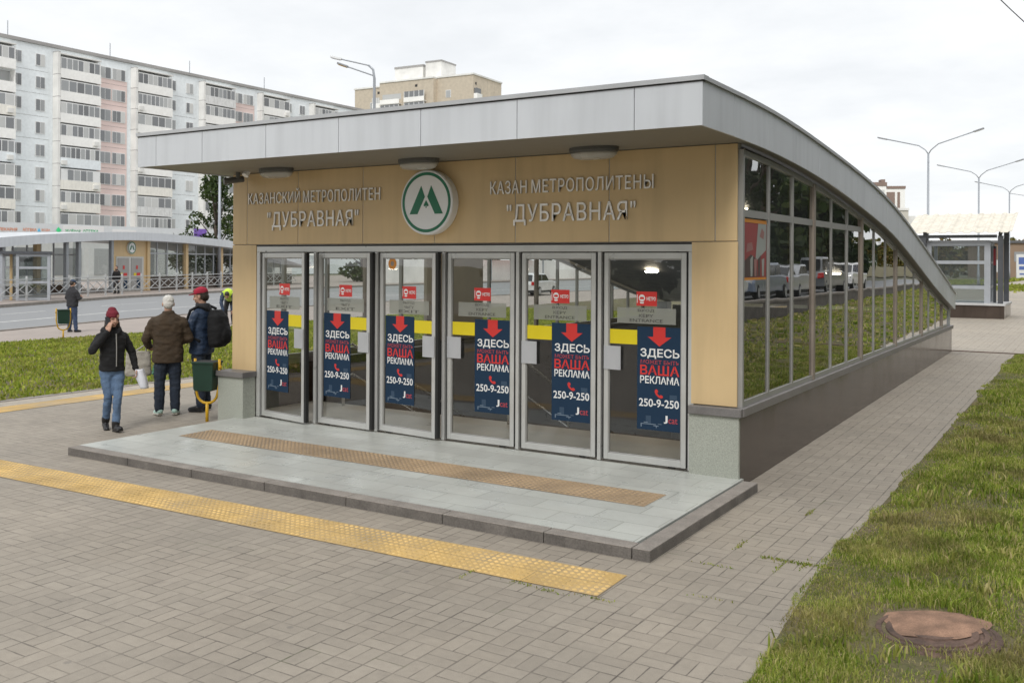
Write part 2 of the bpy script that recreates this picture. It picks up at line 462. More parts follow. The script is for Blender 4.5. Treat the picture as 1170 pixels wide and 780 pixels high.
# ================================================================== ground
def clamp(a, lo=0.0, hi=1.0): return max(lo, min(hi, a))
def gz(x, y):
    return .0103 * clamp(y, 0, 160) * clamp((x + 8) / 6)
def sheet(name, xs, ys, dz, m, hole=None, kind='structure'):
    mb = MB()
    nx = len(xs)
    vs = [(x, y, gz(x, y) + dz) for y in ys for x in xs]
    fs = []
    for j in range(len(ys) - 1):
        for i in range(nx - 1):
            if hole and hole(.5 * (xs[i] + xs[i + 1]), .5 * (ys[j] + ys[j + 1])): continue
            fs.append((j * nx + i, j * nx + i + 1, (j + 1) * nx + i + 1, (j + 1) * nx + i))
    mb.add(vs, fs)
    o = mb.build(name, m, fix=False)
    o['kind'] = kind
    return o
def lin(a, b, n): return [a + (b - a) * i / n for i in range(n + 1)]
pit = lambda x, y: -7.0 < x < -.3 and 1.4 < y < 15.0
def ladder(name, L, Rr, z, m):
    mb = MB()
    mb.add([(p[0], p[1], z) for p in L] + [(p[0], p[1], z) for p in Rr], [(i, i + 1, len(L) + i + 1, len(L) + i) for i in range(len(L) - 1)])
    o = mb.build(name, m, fix=False); o['kind'] = 'structure'
    for p in o.data.polygons:
        if p.normal.z < 0: o.data.flip_normals(); break
    return o

sheet('ground', [-900, -400, -200, -120, -60, -30, -20, -12, -8, -7, -6, -4, -2, -.3, 1, 3, 5, 8, 15, 30, 60, 120, 400, 900],
      [-300, -100, -40, -20, -10, -4, 0, 1.4, 5, 10, 15, 20, 40, 60, 90, 120, 160, 300, 600, 1500], -.06, M['base'], hole=pit)
sheet('paving', [-11.6] + lin(-10, -8, 2) + [-7, -6, -4, -2, -.3, .5, 1.33], [-18, -10, -5, 0, 1.4, 4, 8, 12, 15, 15.58], 0, M['paver'], hole=pit)
# paving widens a little in the foreground on the right
mbp = MB(); mbp.add([(1.33, -18, .006), (1.62, -18, .006), (1.50, -4.6, .006), (1.33, -2.4, .006)], [(0, 1, 2, 3)])
struct('paving', mbp, M['paver'], fix=False)
sheet('pavement', [-9, -6, -4, -2, 0, .8, 1.6], [15.66, 20, 30, 40, 60, 75, 88], .004, M['paver_far'])
mbp = MB(); mbp.box(-.35, 9, 15.575, 15.665, .10, .178)
struct('drain_channel', mbp, M['rust'])
# tactile strips with studs
def studs(mb, x0, x1, y0, y1, pitch, r, h, zf, ang=0.0, m=1):
    nx = int((x1 - x0) / pitch); ny = int((y1 - y0) / pitch)
    for i in range(nx):
        for j in range(ny):
            cx = x0 + (i + .5) * (x1 - x0) / nx; cy = y0 + (j + .5) * (y1 - y0) / ny
            z = zf
            vs = []
            for rr, zz in ((r, z), (r * .55, z + h)):
                for k in range(6):
                    a = k * math.pi / 3
                    vs.append((cx + rr * math.cos(a), cy + rr * math.sin(a), zz))
            mb.add(vs, [(k, (k + 1) % 6, 6 + (k + 1) % 6, 6 + k) for k in range(6)] + [tuple(range(6, 12))], m)
M['stud'] = mat('yellow_stud', (.56, .385, .15), .85, var=.4, scale=2.5, fine=.1)
M['stud_old'] = mat('worn_stud', (.37, .265, .155), .7, var=.45, scale=1.3, fine=.1)
mb = MB(); mb.add([(-14, -.25, 0), (0, -.25, 0), (0, .25, 0), (-14, .25, 0)], [(0, 1, 2, 3)], 0)
studs(mb, -14, 0, -.24, .24, .055, .019, .006, 0)
o = struct('tactile_paving', mb, [M['tactile'], M['stud']], fix=False)
o.location = (.19, -3.33, .005); o.rotation_euler = (0, 0, R_(1.6))
mb = MB(); mb.add([(-11.13, -12, .005), (-10.62, -12, .005), (-10.62, 40, .005), (-11.13, 40, .005)], [(0, 1, 2, 3)])
struct('tactile_paving', mb, M['tactile'], fix=False)
mb = MB(); mb.add([(-11.6, -18, .004), (-11.14, -18, .004), (-11.14, 40, .004), (-11.6, 40, .004)], [(0, 1, 2, 3)])
struct('paving_border', mb, M['paver_far'], fix=False)
mb = MB(); mb.box(-11.75, -11.6, -20, 60, -.1, .012)
struct('lawn_edging', mb, M['kerb_top'])
# lawns (soil sheet + blades)
sheet('lawn_soil', [-22.2, -18, -14, -11.75], [-30, 0, 20, 40, 70], -.012, M['soil'])
sheet('lawn_soil', [1.335, 2, 3, 5, 7.32], [-18, -10, -4, 0, 4, 8, 12, 15.57], .004, M['soil'])
sheet('lawn_soil', [1.6, 3, 5, 7.32], [15.67, 30, 60, 90], .004, M['soil'])
sheet('lawn_soil', [-40, -20, -10, -5, 0, 10, 30], [88, 100, 130, 160], .03, M['soil'])
# left road
near = [(-19, -32), (-22.4, -10), (-26.2, 7.5), (-28.4, 13.8), (-30, 22), (-31, 40), (-31.5, 140)]
far = [(-31, -32), (-35, -8), (-40.5, 15.7), (-45.6, 25.4), (-49.8, 38), (-52, 60), (-53, 140)]
ladder('pavement', [(-22.2, y) for x, y in near], near, -.006, M['pave_pink'])
ladder('road', near, far, -.02, M['asphalt'])
ladder('pavement', far, [(x - 40, y) for x, y in far], .10, M['pave_pink'])
def kerbline(name, pts, w, z0, z1):
    mb = MB()
    for a, b in zip(pts[:-1], pts[1:]):
        mb.bar((a[0], a[1], (z0 + z1) / 2), (b[0], b[1], (z0 + z1) / 2), w, z1 - z0)
    struct(name, mb, M['kerb_top'])
kerbline('road_kerb', far, .16, -.05, .13)
kerbline('road_kerb', near, .16, -.05, .03)
def lane(t, w, dash=None):
    pts = [Vector((n[0] + (f[0] - n[0]) * t, n[1] + (f[1] - n[1]) * t)) for n, f in zip(near, far)]
    mb = MB()
    for a, b in zip(pts[:-1], pts[1:]):
        L = (b - a).length; d = (b - a) / L; nn = Vector((-d.y, d.x)) * w / 2
        s = 0
        while s < L:
            e = min(L, s + (dash or L))
            p, q = a + d * s, a + d * e
            mb.add([(p.x - nn.x, p.y - nn.y, -.016), (q.x - nn.x, q.y - nn.y, -.016), (q.x + nn.x, q.y + nn.y, -.016), (p.x + nn.x, p.y + nn.y, -.016)], [(0, 1, 2, 3)])
            s = e + (dash or 0) * 1.5
    o = mb.build('lane_marking', M['roadpaint'], fix=True); o['kind'] = 'structure'
lane(.30, .22); lane(.62, .14, 3.0)

# ---- grass blades as one mesh per lawn
def blade_mesh(name, P, H, W, m, lean=.5):
    n = len(P)
    ang = rng.uniform(0, 2 * math.pi, n); la = rng.uniform(0, 2 * math.pi, n)
    ln = rng.uniform(.1, 1, n) * lean * H
    dx, dy = np.cos(ang) * W / 2, np.sin(ang) * W / 2
    lx, ly = np.cos(la) * ln, np.sin(la) * ln
    V = np.empty((n, 5, 3))
    V[:, 0] = P + np.stack([-dx, -dy, np.zeros(n)], 1)
    V[:, 1] = P + np.stack([dx, dy, np.zeros(n)], 1)
    V[:, 2] = P + np.stack([dx * .8 + lx * .35, dy * .8 + ly * .35, H * .6], 1)
    V[:, 3] = P + np.stack([-dx * .8 + lx * .35, -dy * .8 + ly * .35, H * .6], 1)
    V[:, 4] = P + np.stack([lx, ly, H * .95 - ln * .35], 1)
    me = bpy.data.meshes.new(name)
    me.vertices.add(n * 5); me.vertices.foreach_set('co', V.reshape(-1))
    base = (np.arange(n) * 5)[:, None]
    lp = np.concatenate([base + np.array([[0, 1, 2, 3]]), base + np.array([[3, 2, 4]])], 1).reshape(-1)
    me.loops.add(n * 7); me.loops.foreach_set('vertex_index', lp.astype(np.int32))
    st = np.stack([np.arange(n) * 7, np.arange(n) * 7 + 4], 1).reshape(-1)
    me.polygons.add(n * 2); me.polygons.foreach_set('loop_start', st.astype(np.int32))
    me.materials.append(m); me.update(calc_edges=True); me.validate()
    o = link(name, me); o['kind'] = 'stuff'
    return o
def vnoise(x, y, s): return np.array([noise.noise(Vector((a * s, b * s, 3.1))) for a, b in zip(x, y)])
# right lawn: dense near the camera
def right_lawn():
    parts = []
    for y0, y1, x1, dens, h, w in ((-5.2, -1, 3.9, 11500, .05, .0052), (-1, 4, 3.3, 7000, .053, .0065), (4, 15.5, 3.2, 3000, .055, .010), (-5, 15.5, 7.2, 260, .07, .03), (15.8, 60, 7.2, 90, .08, .045)):
        xa = 1.2 if x1 < 5 else (3.0 if y1 < 16 else 1.62)
        n = int((y1 - y0) * (x1 - xa) * dens)
        x = rng.uniform(xa, x1, n); y = rng.uniform(y0, y1, n)
        nz = vnoise(x, y, 1.6); nz2 = vnoise(x + 9, y, .5)
        edge = 1.32 + .12 * nz2 + .10 * vnoise(x * 0, y, 2.3) + np.clip((-2.3 - y) * .045, 0, .14)
        keep = (x > edge) & (rng.uniform(0, 1, n) < np.clip(.85 + nz * .7, .25, 1))
        # bare patch round the manhole
        d = np.hypot((x - 2.17) / .52, (y + 3.02) / .52)
        keep &= (d > .62 + .22 * nz) & ((d > .90) | (rng.uniform(0, 1, n) < .5 + .5 * nz2))
        front = (np.hypot((x - 2.12) / .36, (y + 3.55) / .16) < 1) & (rng.uniform(0, 1, n) < .75)
        keep &= ~front
        if y0 > -5.5 and xa == 1.2 : keep &= ~((y > 15.5))
        x, y, nz = x[keep], y[keep], nz[keep]
        z = .0103 * np.clip(y, 0, 160) + .0
        H = h * (rng.uniform(.35, 1.25, len(x)) + np.clip(nz, -.35, .7) * 1.3) * np.clip((x - 1.2) * 2.5, .5, 1)
        parts.append((np.stack([x, y, z], 1), H, np.full(len(x), w)))
    # coarse broad-leaved tufts
    c = rng.uniform([1.45, -4.9], [3.4, 9], (210, 2))
    tx = np.repeat(c[:, 0], 26) + rng.normal(0, .05, 210 * 26); ty = np.repeat(c[:, 1], 26) + rng.normal(0, .05, 210 * 26)
    ok = (np.hypot((tx - 2.17) / .42, (ty + 3.02) / .42) > 1) & (tx > 1.42)
    tx, ty = tx[ok], ty[ok]
    parts.append((np.stack([tx, ty, .0103 * np.clip(ty, 0, 50)], 1), rng.uniform(.05, .14, len(tx)), np.full(len(tx), .014)))
    P = np.concatenate([p[0] for p in parts]); H = np.concatenate([p[1] for p in parts]); W = np.concatenate([p[2] for p in parts])
    return blade_mesh('grass', P, H, W * rng.uniform(.7, 1.3, len(W)), M['grass'], .75)
right_lawn()
def left_lawn():
    n = 110000
    x = rng.uniform(-22.1, -11.7, n); y = rng.uniform(-8, 30, n)
    return blade_mesh('grass', np.stack([x, y, np.full(n, -.01)], 1), rng.uniform(.03, .09, n), rng.uniform(.02, .045, n), M['grass_far'], .8)
left_lawn()
def far_lawn():
    n = 9000
    x = rng.uniform(-14, 4, n); y = rng.uniform(88, 130, n)
    P = np.stack([x, y, .0103 * y * np.clip((x + 8) / 6, 0, 1) + .03], 1)
    x2 = rng.normal(-1.9, .55, 900); y2 = rng.normal(61, 2.2, 900)
    P2 = np.stack([x2, y2, .0103 * y2], 1)
    P = np.concatenate([P, P2])
    return blade_mesh('grass', P, rng.uniform(.1, .3, len(P)), rng.uniform(.1, .25, len(P)), M['grass_far'], .6)
far_lawn()
# weeds growing in the joints of the paving
def joint_weeds():
    sp = [(.86, -3.2), (.2, -3.62), (-.1, -3.66), (-.35, -3.64), (-.8, -3.7), (.63, -2.52), (.84, -.6), (1.2, -2.15), (1.05, -2.3), (.63, -1.9)]
    pts = []
    for a, b in sp:
        k = rng.integers(15, 45)
        if rng.uniform() < .5: q = np.stack([rng.normal(a, .07, k), rng.normal(b, .010, k)], 1)
        else: q = np.stack([rng.normal(a, .010, k), rng.normal(b, .08, k)], 1)
        pts.append(q)
    k = 260
    pts.append(np.stack([rng.uniform(.85, 1.4, k), -2.13 + rng.normal(0, .02, k)], 1))
    q = np.concatenate(pts)
    o = blade_mesh('joint_weeds', np.stack([q[:, 0], q[:, 1], np.full(len(q), .001)], 1), rng.uniform(.006, .025, len(q)), rng.uniform(.006, .012, len(q)), M['grass'], 1.0)
joint_weeds()

# ================================================================== entrance platform
mb = MB(); mb.box(-6.9, .03, -2.57, -.02, -.05, .092, 0)
o = struct('platform', mb, M['platform'])
mb = MB(); mb.add([(-6.55, -1.57, .095), (-.36, -1.57, .095), (-.36, -1.06, .095), (-6.55, -1.06, .095)], [(0, 1, 2, 3)])
studs(mb, -6.55, -.36, -1.56, -1.07, .06, .02, .006, .095)
struct('tactile_paving', mb, [M['tactile_old'], M['stud_old']], fix=False)
mb = MB()
xs = [-7.04, -5.96, -4.92, -3.86, -2.81, -1.72, -.72, .05]
for a, b in zip(xs[:-1], xs[1:]):
    mb.box(a + .004, b - .004, -2.72, -2.572, -.05, .078)
ys = [-2.72, -1.7, -.7, -.1]
for a, b in zip(ys[:-1], ys[1:]):
    mb.box(.054, .20, a + .003, b - .003, -.05, .078)
for a, b in zip(xs[:-1], xs[1:]): mb.box(a + .004, b - .004, -2.72, -2.572, .0785, .09, 1)
for a, b in zip(ys[:-1], ys[1:]): mb.box(.054, .20, a + .003, b - .003, .0785, .09, 1)
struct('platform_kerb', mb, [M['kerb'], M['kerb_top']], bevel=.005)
mb = MB(); mb.box(-7.04, -6.902, -2.568, -.02, -.05, .091)
struct('platform_edge', mb, M['platform'])

# ================================================================== metro entrance
def interp(tab, y):
    if y <= tab[0][0]: return tab[0][1]
    for (a, za), (b, zb) in zip(tab[:-1], tab[1:]):
        if y <= b: return za + (zb - za) * (y - a) / (b - a)
    (a, za), (b, zb) = tab[-2:]
    return zb + (zb - za) / (b - a) * (y - b)
def smoothtab(tab, st=.55):
    ys = lin(tab[0][0], tab[-1][0], int((tab[-1][0] - tab[0][0]) / st))
    zs = [interp(tab, y) for y in ys]
    for _ in range(3):
        zs = [zs[0]] + [(zs[i - 1] + 2 * zs[i] + zs[i + 1]) / 4 for i in range(1, len(zs) - 1)] + [zs[-1]]
    return list(zip(ys, zs))
TOP = smoothtab([(-1.4, 3.84), (.1, 3.838), (.8, 3.825), (1.6, 3.777), (2.5, 3.713), (3.5, 3.635), (4.7, 3.535), (6.1, 3.395), (7.8, 3.14), (9.8, 2.739), (12, 2.265), (15.3, 1.53)])
BOT = smoothtab([(-1.4, 3.445), (.1, 3.45), (1.0, 3.415), (2.2, 3.345), (3.1, 3.275), (4.2, 3.165), (5.2, 3.04), (6.9, 2.84), (8, 2.65), (9.8, 2.279), (12, 1.79), (15.0, 1.215), (15.3, 1.18)])
top = lambda y: interp(TOP, y)
bot = lambda y: interp(BOT, y)
X0, X1, YF, YB = -7.58, .10, -1.4, 15.3

ent = empty('metro_entrance', (0, 0, 0), 0, 'long metro entrance with ochre front, six glass doors and grey roof curving down', 'metro entrance')
ST = lin(YF, YB, 30)
# roof core
mb = MB()
vs = []
for y in ST:
    t, b = top(y), bot(y)
    vs += [(X0 + .02, y + (.02 if y == YF else 0), b + .012), (X1 - .02, y + (.02 if y == YF else 0), b + .012), (X1 - .02, y + (.02 if y == YF else 0), t - .012), (X0 + .02, y + (.02 if y == YF else 0), t - .012)]
n = len(ST)
for i in range(n - 1):
    a, b = 4 * i, 4 * (i + 1)
    mb.add([], []); 
    mb.f += [(a, a + 1, b + 1, b)]; mb.m += [0]
    mb.f += [(a + 1, a + 2, b + 2, b + 1), (a + 3, a, b, b + 3)]; mb.m += [1, 1]
    mb.f += [(a + 2, a + 3, b + 3, b + 2)]; mb.m += [2]
mb.f += [(0, 3, 2, 1), (4 * n - 4, 4 * n - 3, 4 * n - 2, 4 * n - 1)]; mb.m += [1, 1]
mb.v = vs
roof = mb.build('roof', [M['soffit'], mat('fascia_backing', (.20, .20, .205), .7), M['roof_dark']], ent)
# fascia panels (front, right, left)
mb = MB()
fx = [X0, -7.22, -6.35, -5.25, -4.12, -2.98, -1.80, -.55, X1]
for a, b in zip(fx[:-1], fx[1:]):
    mb.box(a + (.004 if a > X0 else 0), b - (.004 if b < X1 else 0), YF, YF + .018, 3.447, 3.84)
sy = [YF + .02] + [(-.55 + 1.06 * k) for k in range(15)] + [YB]
def side_fascia(mb, xa, xb):
    for a, b in zip(sy[:-1], sy[1:]):
        a2, b2 = a + .004, b - .004
        q = lin(a2, b2, 3)
        k = 4
        vs = []
        for y in q:
            vs += [(xa, y, bot(y)), (xb, y, bot(y)), (xb, y, top(y)), (xa, y, top(y))]
        fs = []
        for i in range(3):
            s_, e_ = 4 * i, 4 * i + 4
            fs += [(s_, s_ + 1, e_ + 1, e_), (s_ + 1, s_ + 2, e_ + 2, e_ + 1), (s_ + 2, s_ + 3, e_ + 3, e_ + 2), (s_ + 3, s_, e_, e_ + 3)]
        fs += [(0, 3, 2, 1), (12, 13, 14, 15)]
        mb.add(vs, fs)
side_fascia(mb, X1 - .018, X1); side_fascia(mb, X0, X0 + .018)
mb.box(X0 + .02, X1 - .02, YB + .002, YB + .02, bot(YB), top(YB))
mb.build('fascia', M['fascia'], ent)
# edge trim on the roof
mb = MB()
mb.box(X0 - .02, X1 + .02, YF - .02, YF + .10, 3.843, 3.885)
for xa, xb in ((X1 - .10, X1 + .02), (X0 - .02, X0 + .10)):
    q = [y for y in lin(YF + .102, YB + .02, 34)]
    vs = []
    for y in q:
        t = top(y)
        vs += [(xa, y, t + .003), (xb, y, t + .003), (xb, y, t + .04), (xa, y, t + .04)]
    fs = [(0, 3, 2, 1), (4 * len(q) - 4, 4 * len(q) - 3, 4 * len(q) - 2, 4 * len(q) - 1)]
    for i in range(len(q) - 1):
        s_, e_ = 4 * i, 4 * i + 4
        fs += [(s_, s_ + 1, e_ + 1, e_), (s_ + 1, s_ + 2, e_ + 2, e_ + 1), (s_ + 2, s_ + 3, e_ + 3, e_ + 2), (s_ + 3, s_, e_, e_ + 3)]
    mb.add(vs, fs)
mb.build('roof_edge_trim', M['trim'], ent)
# dark strip that paints in the shadow under the trim
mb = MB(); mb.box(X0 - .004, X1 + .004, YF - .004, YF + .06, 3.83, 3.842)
mb.build('shadow_gap_strip', M['dark'], ent)

# front cladding
mb = MB()
sx = [-7.335, -7.048, -6.079, -4.947, -3.81, -2.662, -1.469, -.276, -.04]
for a, b in zip(sx[:-1], sx[1:]):
    mb.box(a + .005, b - .005, -.03, -.005, 2.467, 3.445, 0)
mb.box(-7.335, -6.865, -.03, -.005, .705, 2.459, 0)
mb.box(-.525, -.04, -.03, -.005, .80, 2.459, 0)
mb.box(-7.32, -.05, -.0045, .10, 2.455, 3.455, 1)
for x in sx[1:-1]: mb.box(x - .0045, x + .0045, -.026, -.005, 2.468, 3.444, 1)
mb.box(-7.32, -6.87, -.0045, .10, .10, 2.4545, 1)
mb.box(-.52, -.05, -.0045, .10, .10, 2.4545, 1)
mb.build('cladding', [M['clad'], M['clad_gap']], ent, bevel=.006)
# stone piers beside the doors
mb = MB(); mb.box(-7.36, -6.865, -.26, -.032, -.05, .645)
pier = mb.build('pier', M['granite'], ent, bevel=.005)
mb = MB(); mb.box(-7.39, -6.84, -.29, -.034, .647, .722)
mb.build('pier_cap', M['cap'], pier, bevel=.006)
mb = MB(); mb.box(-.525, -.002, -.08, -.032, -.05, .705); mb.box(-.525, -.05, -.0315, -.006, .1, .70)
pier = mb.build('pier', M['granite'], ent, bevel=.004)
mb = MB(); mb.box(-.53, .028, -.108, -.034, .707, .792)
mb.build('pier_cap', M['cap'], pier, bevel=.006)

# door frame
px_ = [-6.82 + 1.0475 * i for i in range(7)]
mb = MB()
for i, x in enumerate(px_):
    w = .042 if 0 < i < 6 else .05
    mb.box(x - w / 2 if i else x - .035, x + w / 2 if i < 6 else x + .035, -.028, .09, .1, 2.36, 0)
mb.box(px_[0] - .035, px_[6] + .035, -.028, .09, 2.362, 2.437, 0)
mb.box(px_[0] - .045, px_[6] + .045, -.0285, .05, 2.4375, 2.452, 1)
for x in px_[:-1]:
    mb.box(x + .03, x + 1.02, .0, .07, 2.345, 2.361, 1)
mb.build('door_frame', [M['alu'], M['dark']], ent, bevel=.004)
# door closers and floor pivots are in the leaf
LW = .945
def poster(mb, x0, z0, w, h, y):
    def q(u0, u1, v0, v1, m, d):
        mb.add([(x0 + u0 * w, y - d, z0 + v0 * h), (x0 + u1 * w, y - d, z0 + v0 * h), (x0 + u1 * w, y - d, z0 + v1 * h), (x0 + u0 * w, y - d, z0 + v1 * h)], [(0, 1, 2, 3)], m)
    U = lambda x: (x - 85) / 170.
    V = lambda yy: (700 - yy) / 397.
    def t(s, xa, xb, ya, yb, m, bold=.02, sp=1.0):
        put_text(mb, s, lambda u, v, d: (x0 + (U(xa) + (U(xb) - U(xa)) * u) * w, y - .0022, z0 + (V(yb) + (V(ya) - V(yb)) * v) * h), m, 0, bold, sp)
    q(0, 1, 0, 1, 0, 0)
    def pl(pts, m, d=.0018):
        mb.add([(x0 + U(a) * w, y - d, z0 + V(b) * h) for a, b in pts], [tuple(range(len(pts)))], m)
    # pale squares and skyline
    for a, b, c, d_ in ((120, 140, 645, 676), (212, 240, 560, 578), (225, 246, 580, 606)):
        pl([(a, d_), (b, d_), (b, c), (a, c)], 3, .001)
    for a, b, c, d_ in ((100, 104, 679, 690), (100, 160, 676, 679), (112, 128, 670, 673), (150, 170, 681, 684), (160, 163, 684, 690), (168, 182, 674, 676)):
        pl([(a, d_), (b, d_), (b, c), (a, c)], 4, .0014)
    pl([(148, 341), (195, 341), (195, 303), (148, 303)], 1)
    pl([(172, 377), (218, 341), (126, 341)], 1)
    t('ЗДЕСЬ', 98, 249, 386, 425, 2)
    t('МОЖЕТ БЫТЬ', 99, 248, 430, 446, 5, .012)
    t('ВАША', 97, 249, 450, 488, 1)
    t('РЕКЛАМА', 97, 249, 492, 521, 2)
    # handset
    pl([(155, 546), (160, 541), (167, 545), (168, 552), (164, 555), (168, 562), (174, 566), (178, 562), (186, 566), (187, 572), (180, 576), (170, 573), (160, 564), (155, 554)], 1)
    t('250-9-250', 93, 248, 580, 611, 2, .015)
    t('J', 190, 205, 640, 670, 2, .03)
    t('cat', 208, 243, 648, 669, 5, .01)
def red_sign(mb, x0, z0, w, h, y):
    def pl(pts, m, d=.0015):
        mb.add([(x0 + a * w, y - d, z0 + b * h) for a, b in pts], [tuple(range(len(pts)))], m)
    pl([(0, 0), (1, 0), (1, 1), (0, 1)], 0, 0)
    circ = [(.27 + .155 * math.cos(k * math.pi / 10), .55 + .24 * math.sin(k * math.pi / 10)) for k in range(20)]
    pl(circ, 1)
    pl([(.16, .46), (.38, .46), (.36, .62), (.18, .62)], 0, .002)
    pl([(.2, .16), (.34, .16), (.38, .27), (.16, .27)], 1)
    pl([(.03, .2), (.06, .2), (.06, .8), (.03, .8)], 1)
    put_text(mb, 'МЕТРО', lambda u, v, d: (x0 + (.5 + .44 * u) * w, y - .0015, z0 + (.37 + .27 * v) * h), 1, 0, .03)
def notice(mb, x0, z0, w, h, y, lines):
    mb.add([(x0, y, z0), (x0 + w, y, z0), (x0 + w, y, z0 + h), (x0, y, z0 + h)], [(0, 1, 2, 3)], 0)
    for k, s in enumerate(lines):
        ww = (.28, .24, .52)[k] if len(s) < 7 else .56
        v0 = .72 - .31 * k
        put_text(mb, s, lambda u, v, d: (x0 + (.5 - ww / 2 + ww * u) * w, y - .0015, z0 + (v0 + .2 * v) * h), 1, 0, .005)
angs = [-9, -4.5, -6.0, 0, 0, 0]
GL = [(M['navy'], M['red'], M['white'], M['navy_light'], M['skyline'], M['red_dull'])]
for i in range(6):
    right = i >= 3
    mb = MB()
    f = .052
    mb.box(0, f, -.024, .024, .015, 2.25, 0); mb.box(LW - f, LW, -.024, .024, .015, 2.25, 0)
    mb.box(f, LW - f, -.024, .024, .015, .085, 0); mb.box(f, LW - f, -.024, .024, 2.185, 2.25, 0)
    # inner glazing bead, a shade darker, and the black edge seal
    for a, b, c, d in ((f, f + .012, .085, 2.185), (LW - f - .012, LW - f, .085, 2.185), (f + .012, LW - f - .012, .085, .097), (f + .012, LW - f - .012, 2.173, 2.185)):
        mb.box(a, b, -.016, .016, c, d, 1)
    e0, e1 = (LW + .001, LW + .045) if not right else (LW + .001, LW + .013)
    mb.box(e0, e1, -.02, .03, .02, 2.245, 2)
    mb.box(-.013, -.001, -.02, .03, .02, 2.245, 2)
    mb.box(.12, .20, -.02, .02, .0, .0145, 2) if not right else mb.box(LW - .2, LW - .12, -.02, .02, .0, .0145, 2)
    mb.lathe([(.016, 0), (.016, .03)], ((LW - .1) if right else .1, -.02, 2.252), 'z', 8, 2)
    d = mb.build('door', [M['alu'], M['alu_dark'], M['rubber']], ent, bevel=.004)
    d.location = (px_[i] + .046, 0.02, .1)
    d.rotation_euler = (0, 0, R_(angs[i]))
    mb = MB(); mb.add([(f, .003, .085), (LW - f, .003, .085), (LW - f, .003, 2.185), (f, .003, 2.185)], [(0, 1, 2, 3)])
    mb.build('glass', M['glass_door'], d, fix=False)
    yy = -.002
    z_ = -.1
    mb = MB(); red_sign(mb, .375, 1.785 + z_, .235, .152, yy - .002); mb.build('metro_sign', [M['red'], M['white']], d, fix=False)
    mb = MB()
    xa = .148 if right else .150
    notice(mb, xa, 1.595 + z_, .675, .168, yy, ('ВХОД', 'КЕРҮ', 'ENTRANCE') if right else ('ВЫХОД', 'ЧЫГУ', 'EXIT'))
    mb.build('notice', [M['notice'], M['notice_txt']], d, fix=False)
    mb = MB()
    poster(mb, .386 if right else .085, .475 + z_, .497, 1.09, yy)
    pz = mb.build('poster', list(GL[0]), d, fix=False)
    mb = MB()
    a, b = (f, .384) if right else (.585, LW - f)
    mb.box(a, b, -.004, .0, 1.37 + z_, 1.525 + z_); mb.build('yellow_band', M['yellow'], d)
    mb = MB()
    a, b = (.005, .205) if right else (.75, .94)
    mb.box(a, b, -.036, -.026, 1.09 + z_, 1.345 + z_)
    if right: mb.box(.02, .05, -.0262, -.0242, 1.12 + z_, 1.32 + z_)
    else: mb.box(.895, .925, -.0262, -.0242, 1.12 + z_, 1.32 + z_)
    mb.build('handle', M['plate'], d, bevel=.006)
    if i == 2:
        mb = MB(); mb.lathe([(.072, 0), (.072, .001)], (.2, -.004, 2.115), 'y', 20, 0); mb.lathe([(.03, 0), (.03, .001)], (.2, -.0055, 2.115), 'y', 12, 1)
        mb.build('round_sticker', [M['orange'], M['alu_brown']], d)

# lettering on the front
def lettering(s, xa, xb, za, zb, label=None):
    mb = MB()
    vs, fs = text_geo(s, 0.0, .004, 1.08)
    n = len(vs)
    F = [(xa + (xb - xa) * u, -.050, za + (zb - za) * v) for u, v, d in vs]
    B = [(x, -.0305, z) for x, y, z in F]
    cnt = {}
    for f in fs:
        for i in range(len(f)):
            e = (f[i], f[(i + 1) % len(f)])
            k_ = (min(e), max(e)); cnt.setdefault(k_, []).append(e)
    side = [(e[0][0], e[0][1], n + e[0][1], n + e[0][0]) for e in cnt.values() if len(e) == 1]
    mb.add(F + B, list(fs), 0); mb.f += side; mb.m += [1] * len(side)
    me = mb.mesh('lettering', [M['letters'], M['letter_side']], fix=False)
    o = link('lettering', me, ent)
    return tag(o, label)
lettering('КАЗАНСКИЙ', -7.005, -6.03, 3.02, 3.215, 'steel letters КАЗАНСКИЙ')
lettering('МЕТРОПОЛИТЕН', -5.97, -4.65, 3.015, 3.175, 'steel letters МЕТРОПОЛИТЕН')
lettering('"ДУБРАВНАЯ"', -6.635, -5.005, 2.655, 2.905, 'left name line "ДУБРАВНАЯ"')
lettering('КАЗАН', -2.995, -2.50, 3.025, 3.178, 'steel letters КАЗАН')
lettering('МЕТРОПОЛИТЕНЫ', -2.435, -.945, 3.025, 3.178, 'steel letters МЕТРОПОЛИТЕНЫ')
lettering('"ДУБРАВНАЯ"', -2.765, -1.15, 2.66, 2.903, 'right name line "ДУБРАВНАЯ"')

# round metro emblem
EC = (-3.84, 2.955); ER = .39
mb = MB()
mb.lathe([(ER * .97, .0), (ER, -.01), (ER, -.118), (ER - .012, -.13)], (EC[0], -.031, EC[1]), 'y', 64, 0)
em = mb.build('emblem', [M['emblem_white']], ent, smooth=False)
def disc_ring(mb, r0, r1, y, m, n=64):
    vs = []
    for k in range(n):
        a = 2 * math.pi * k / n
        vs += [(EC[0] + r0 * math.cos(a), y, EC[1] + r0 * math.sin(a)), (EC[0] + r1 * math.cos(a), y, EC[1] + r1 * math.sin(a))]
    mb.add(vs, [(2 * k, 2 * k + 1, (2 * k + 3) % (2 * n), (2 * k + 2) % (2 * n)) for k in range(n)], m)
mb = MB()
disc_ring(mb, .325, .362, -.163, 0)
E_ = lambda u, v: (EC[0] + ER * u, -.163, EC[1] + ER * v)
for s in (-1, 1):
    mb.add([E_(s * a, b) for a, b in ((.19, .52), (.045, .17), (.33, -.36), (.64, -.36))][::s], [(0, 1, 2, 3)], 0)
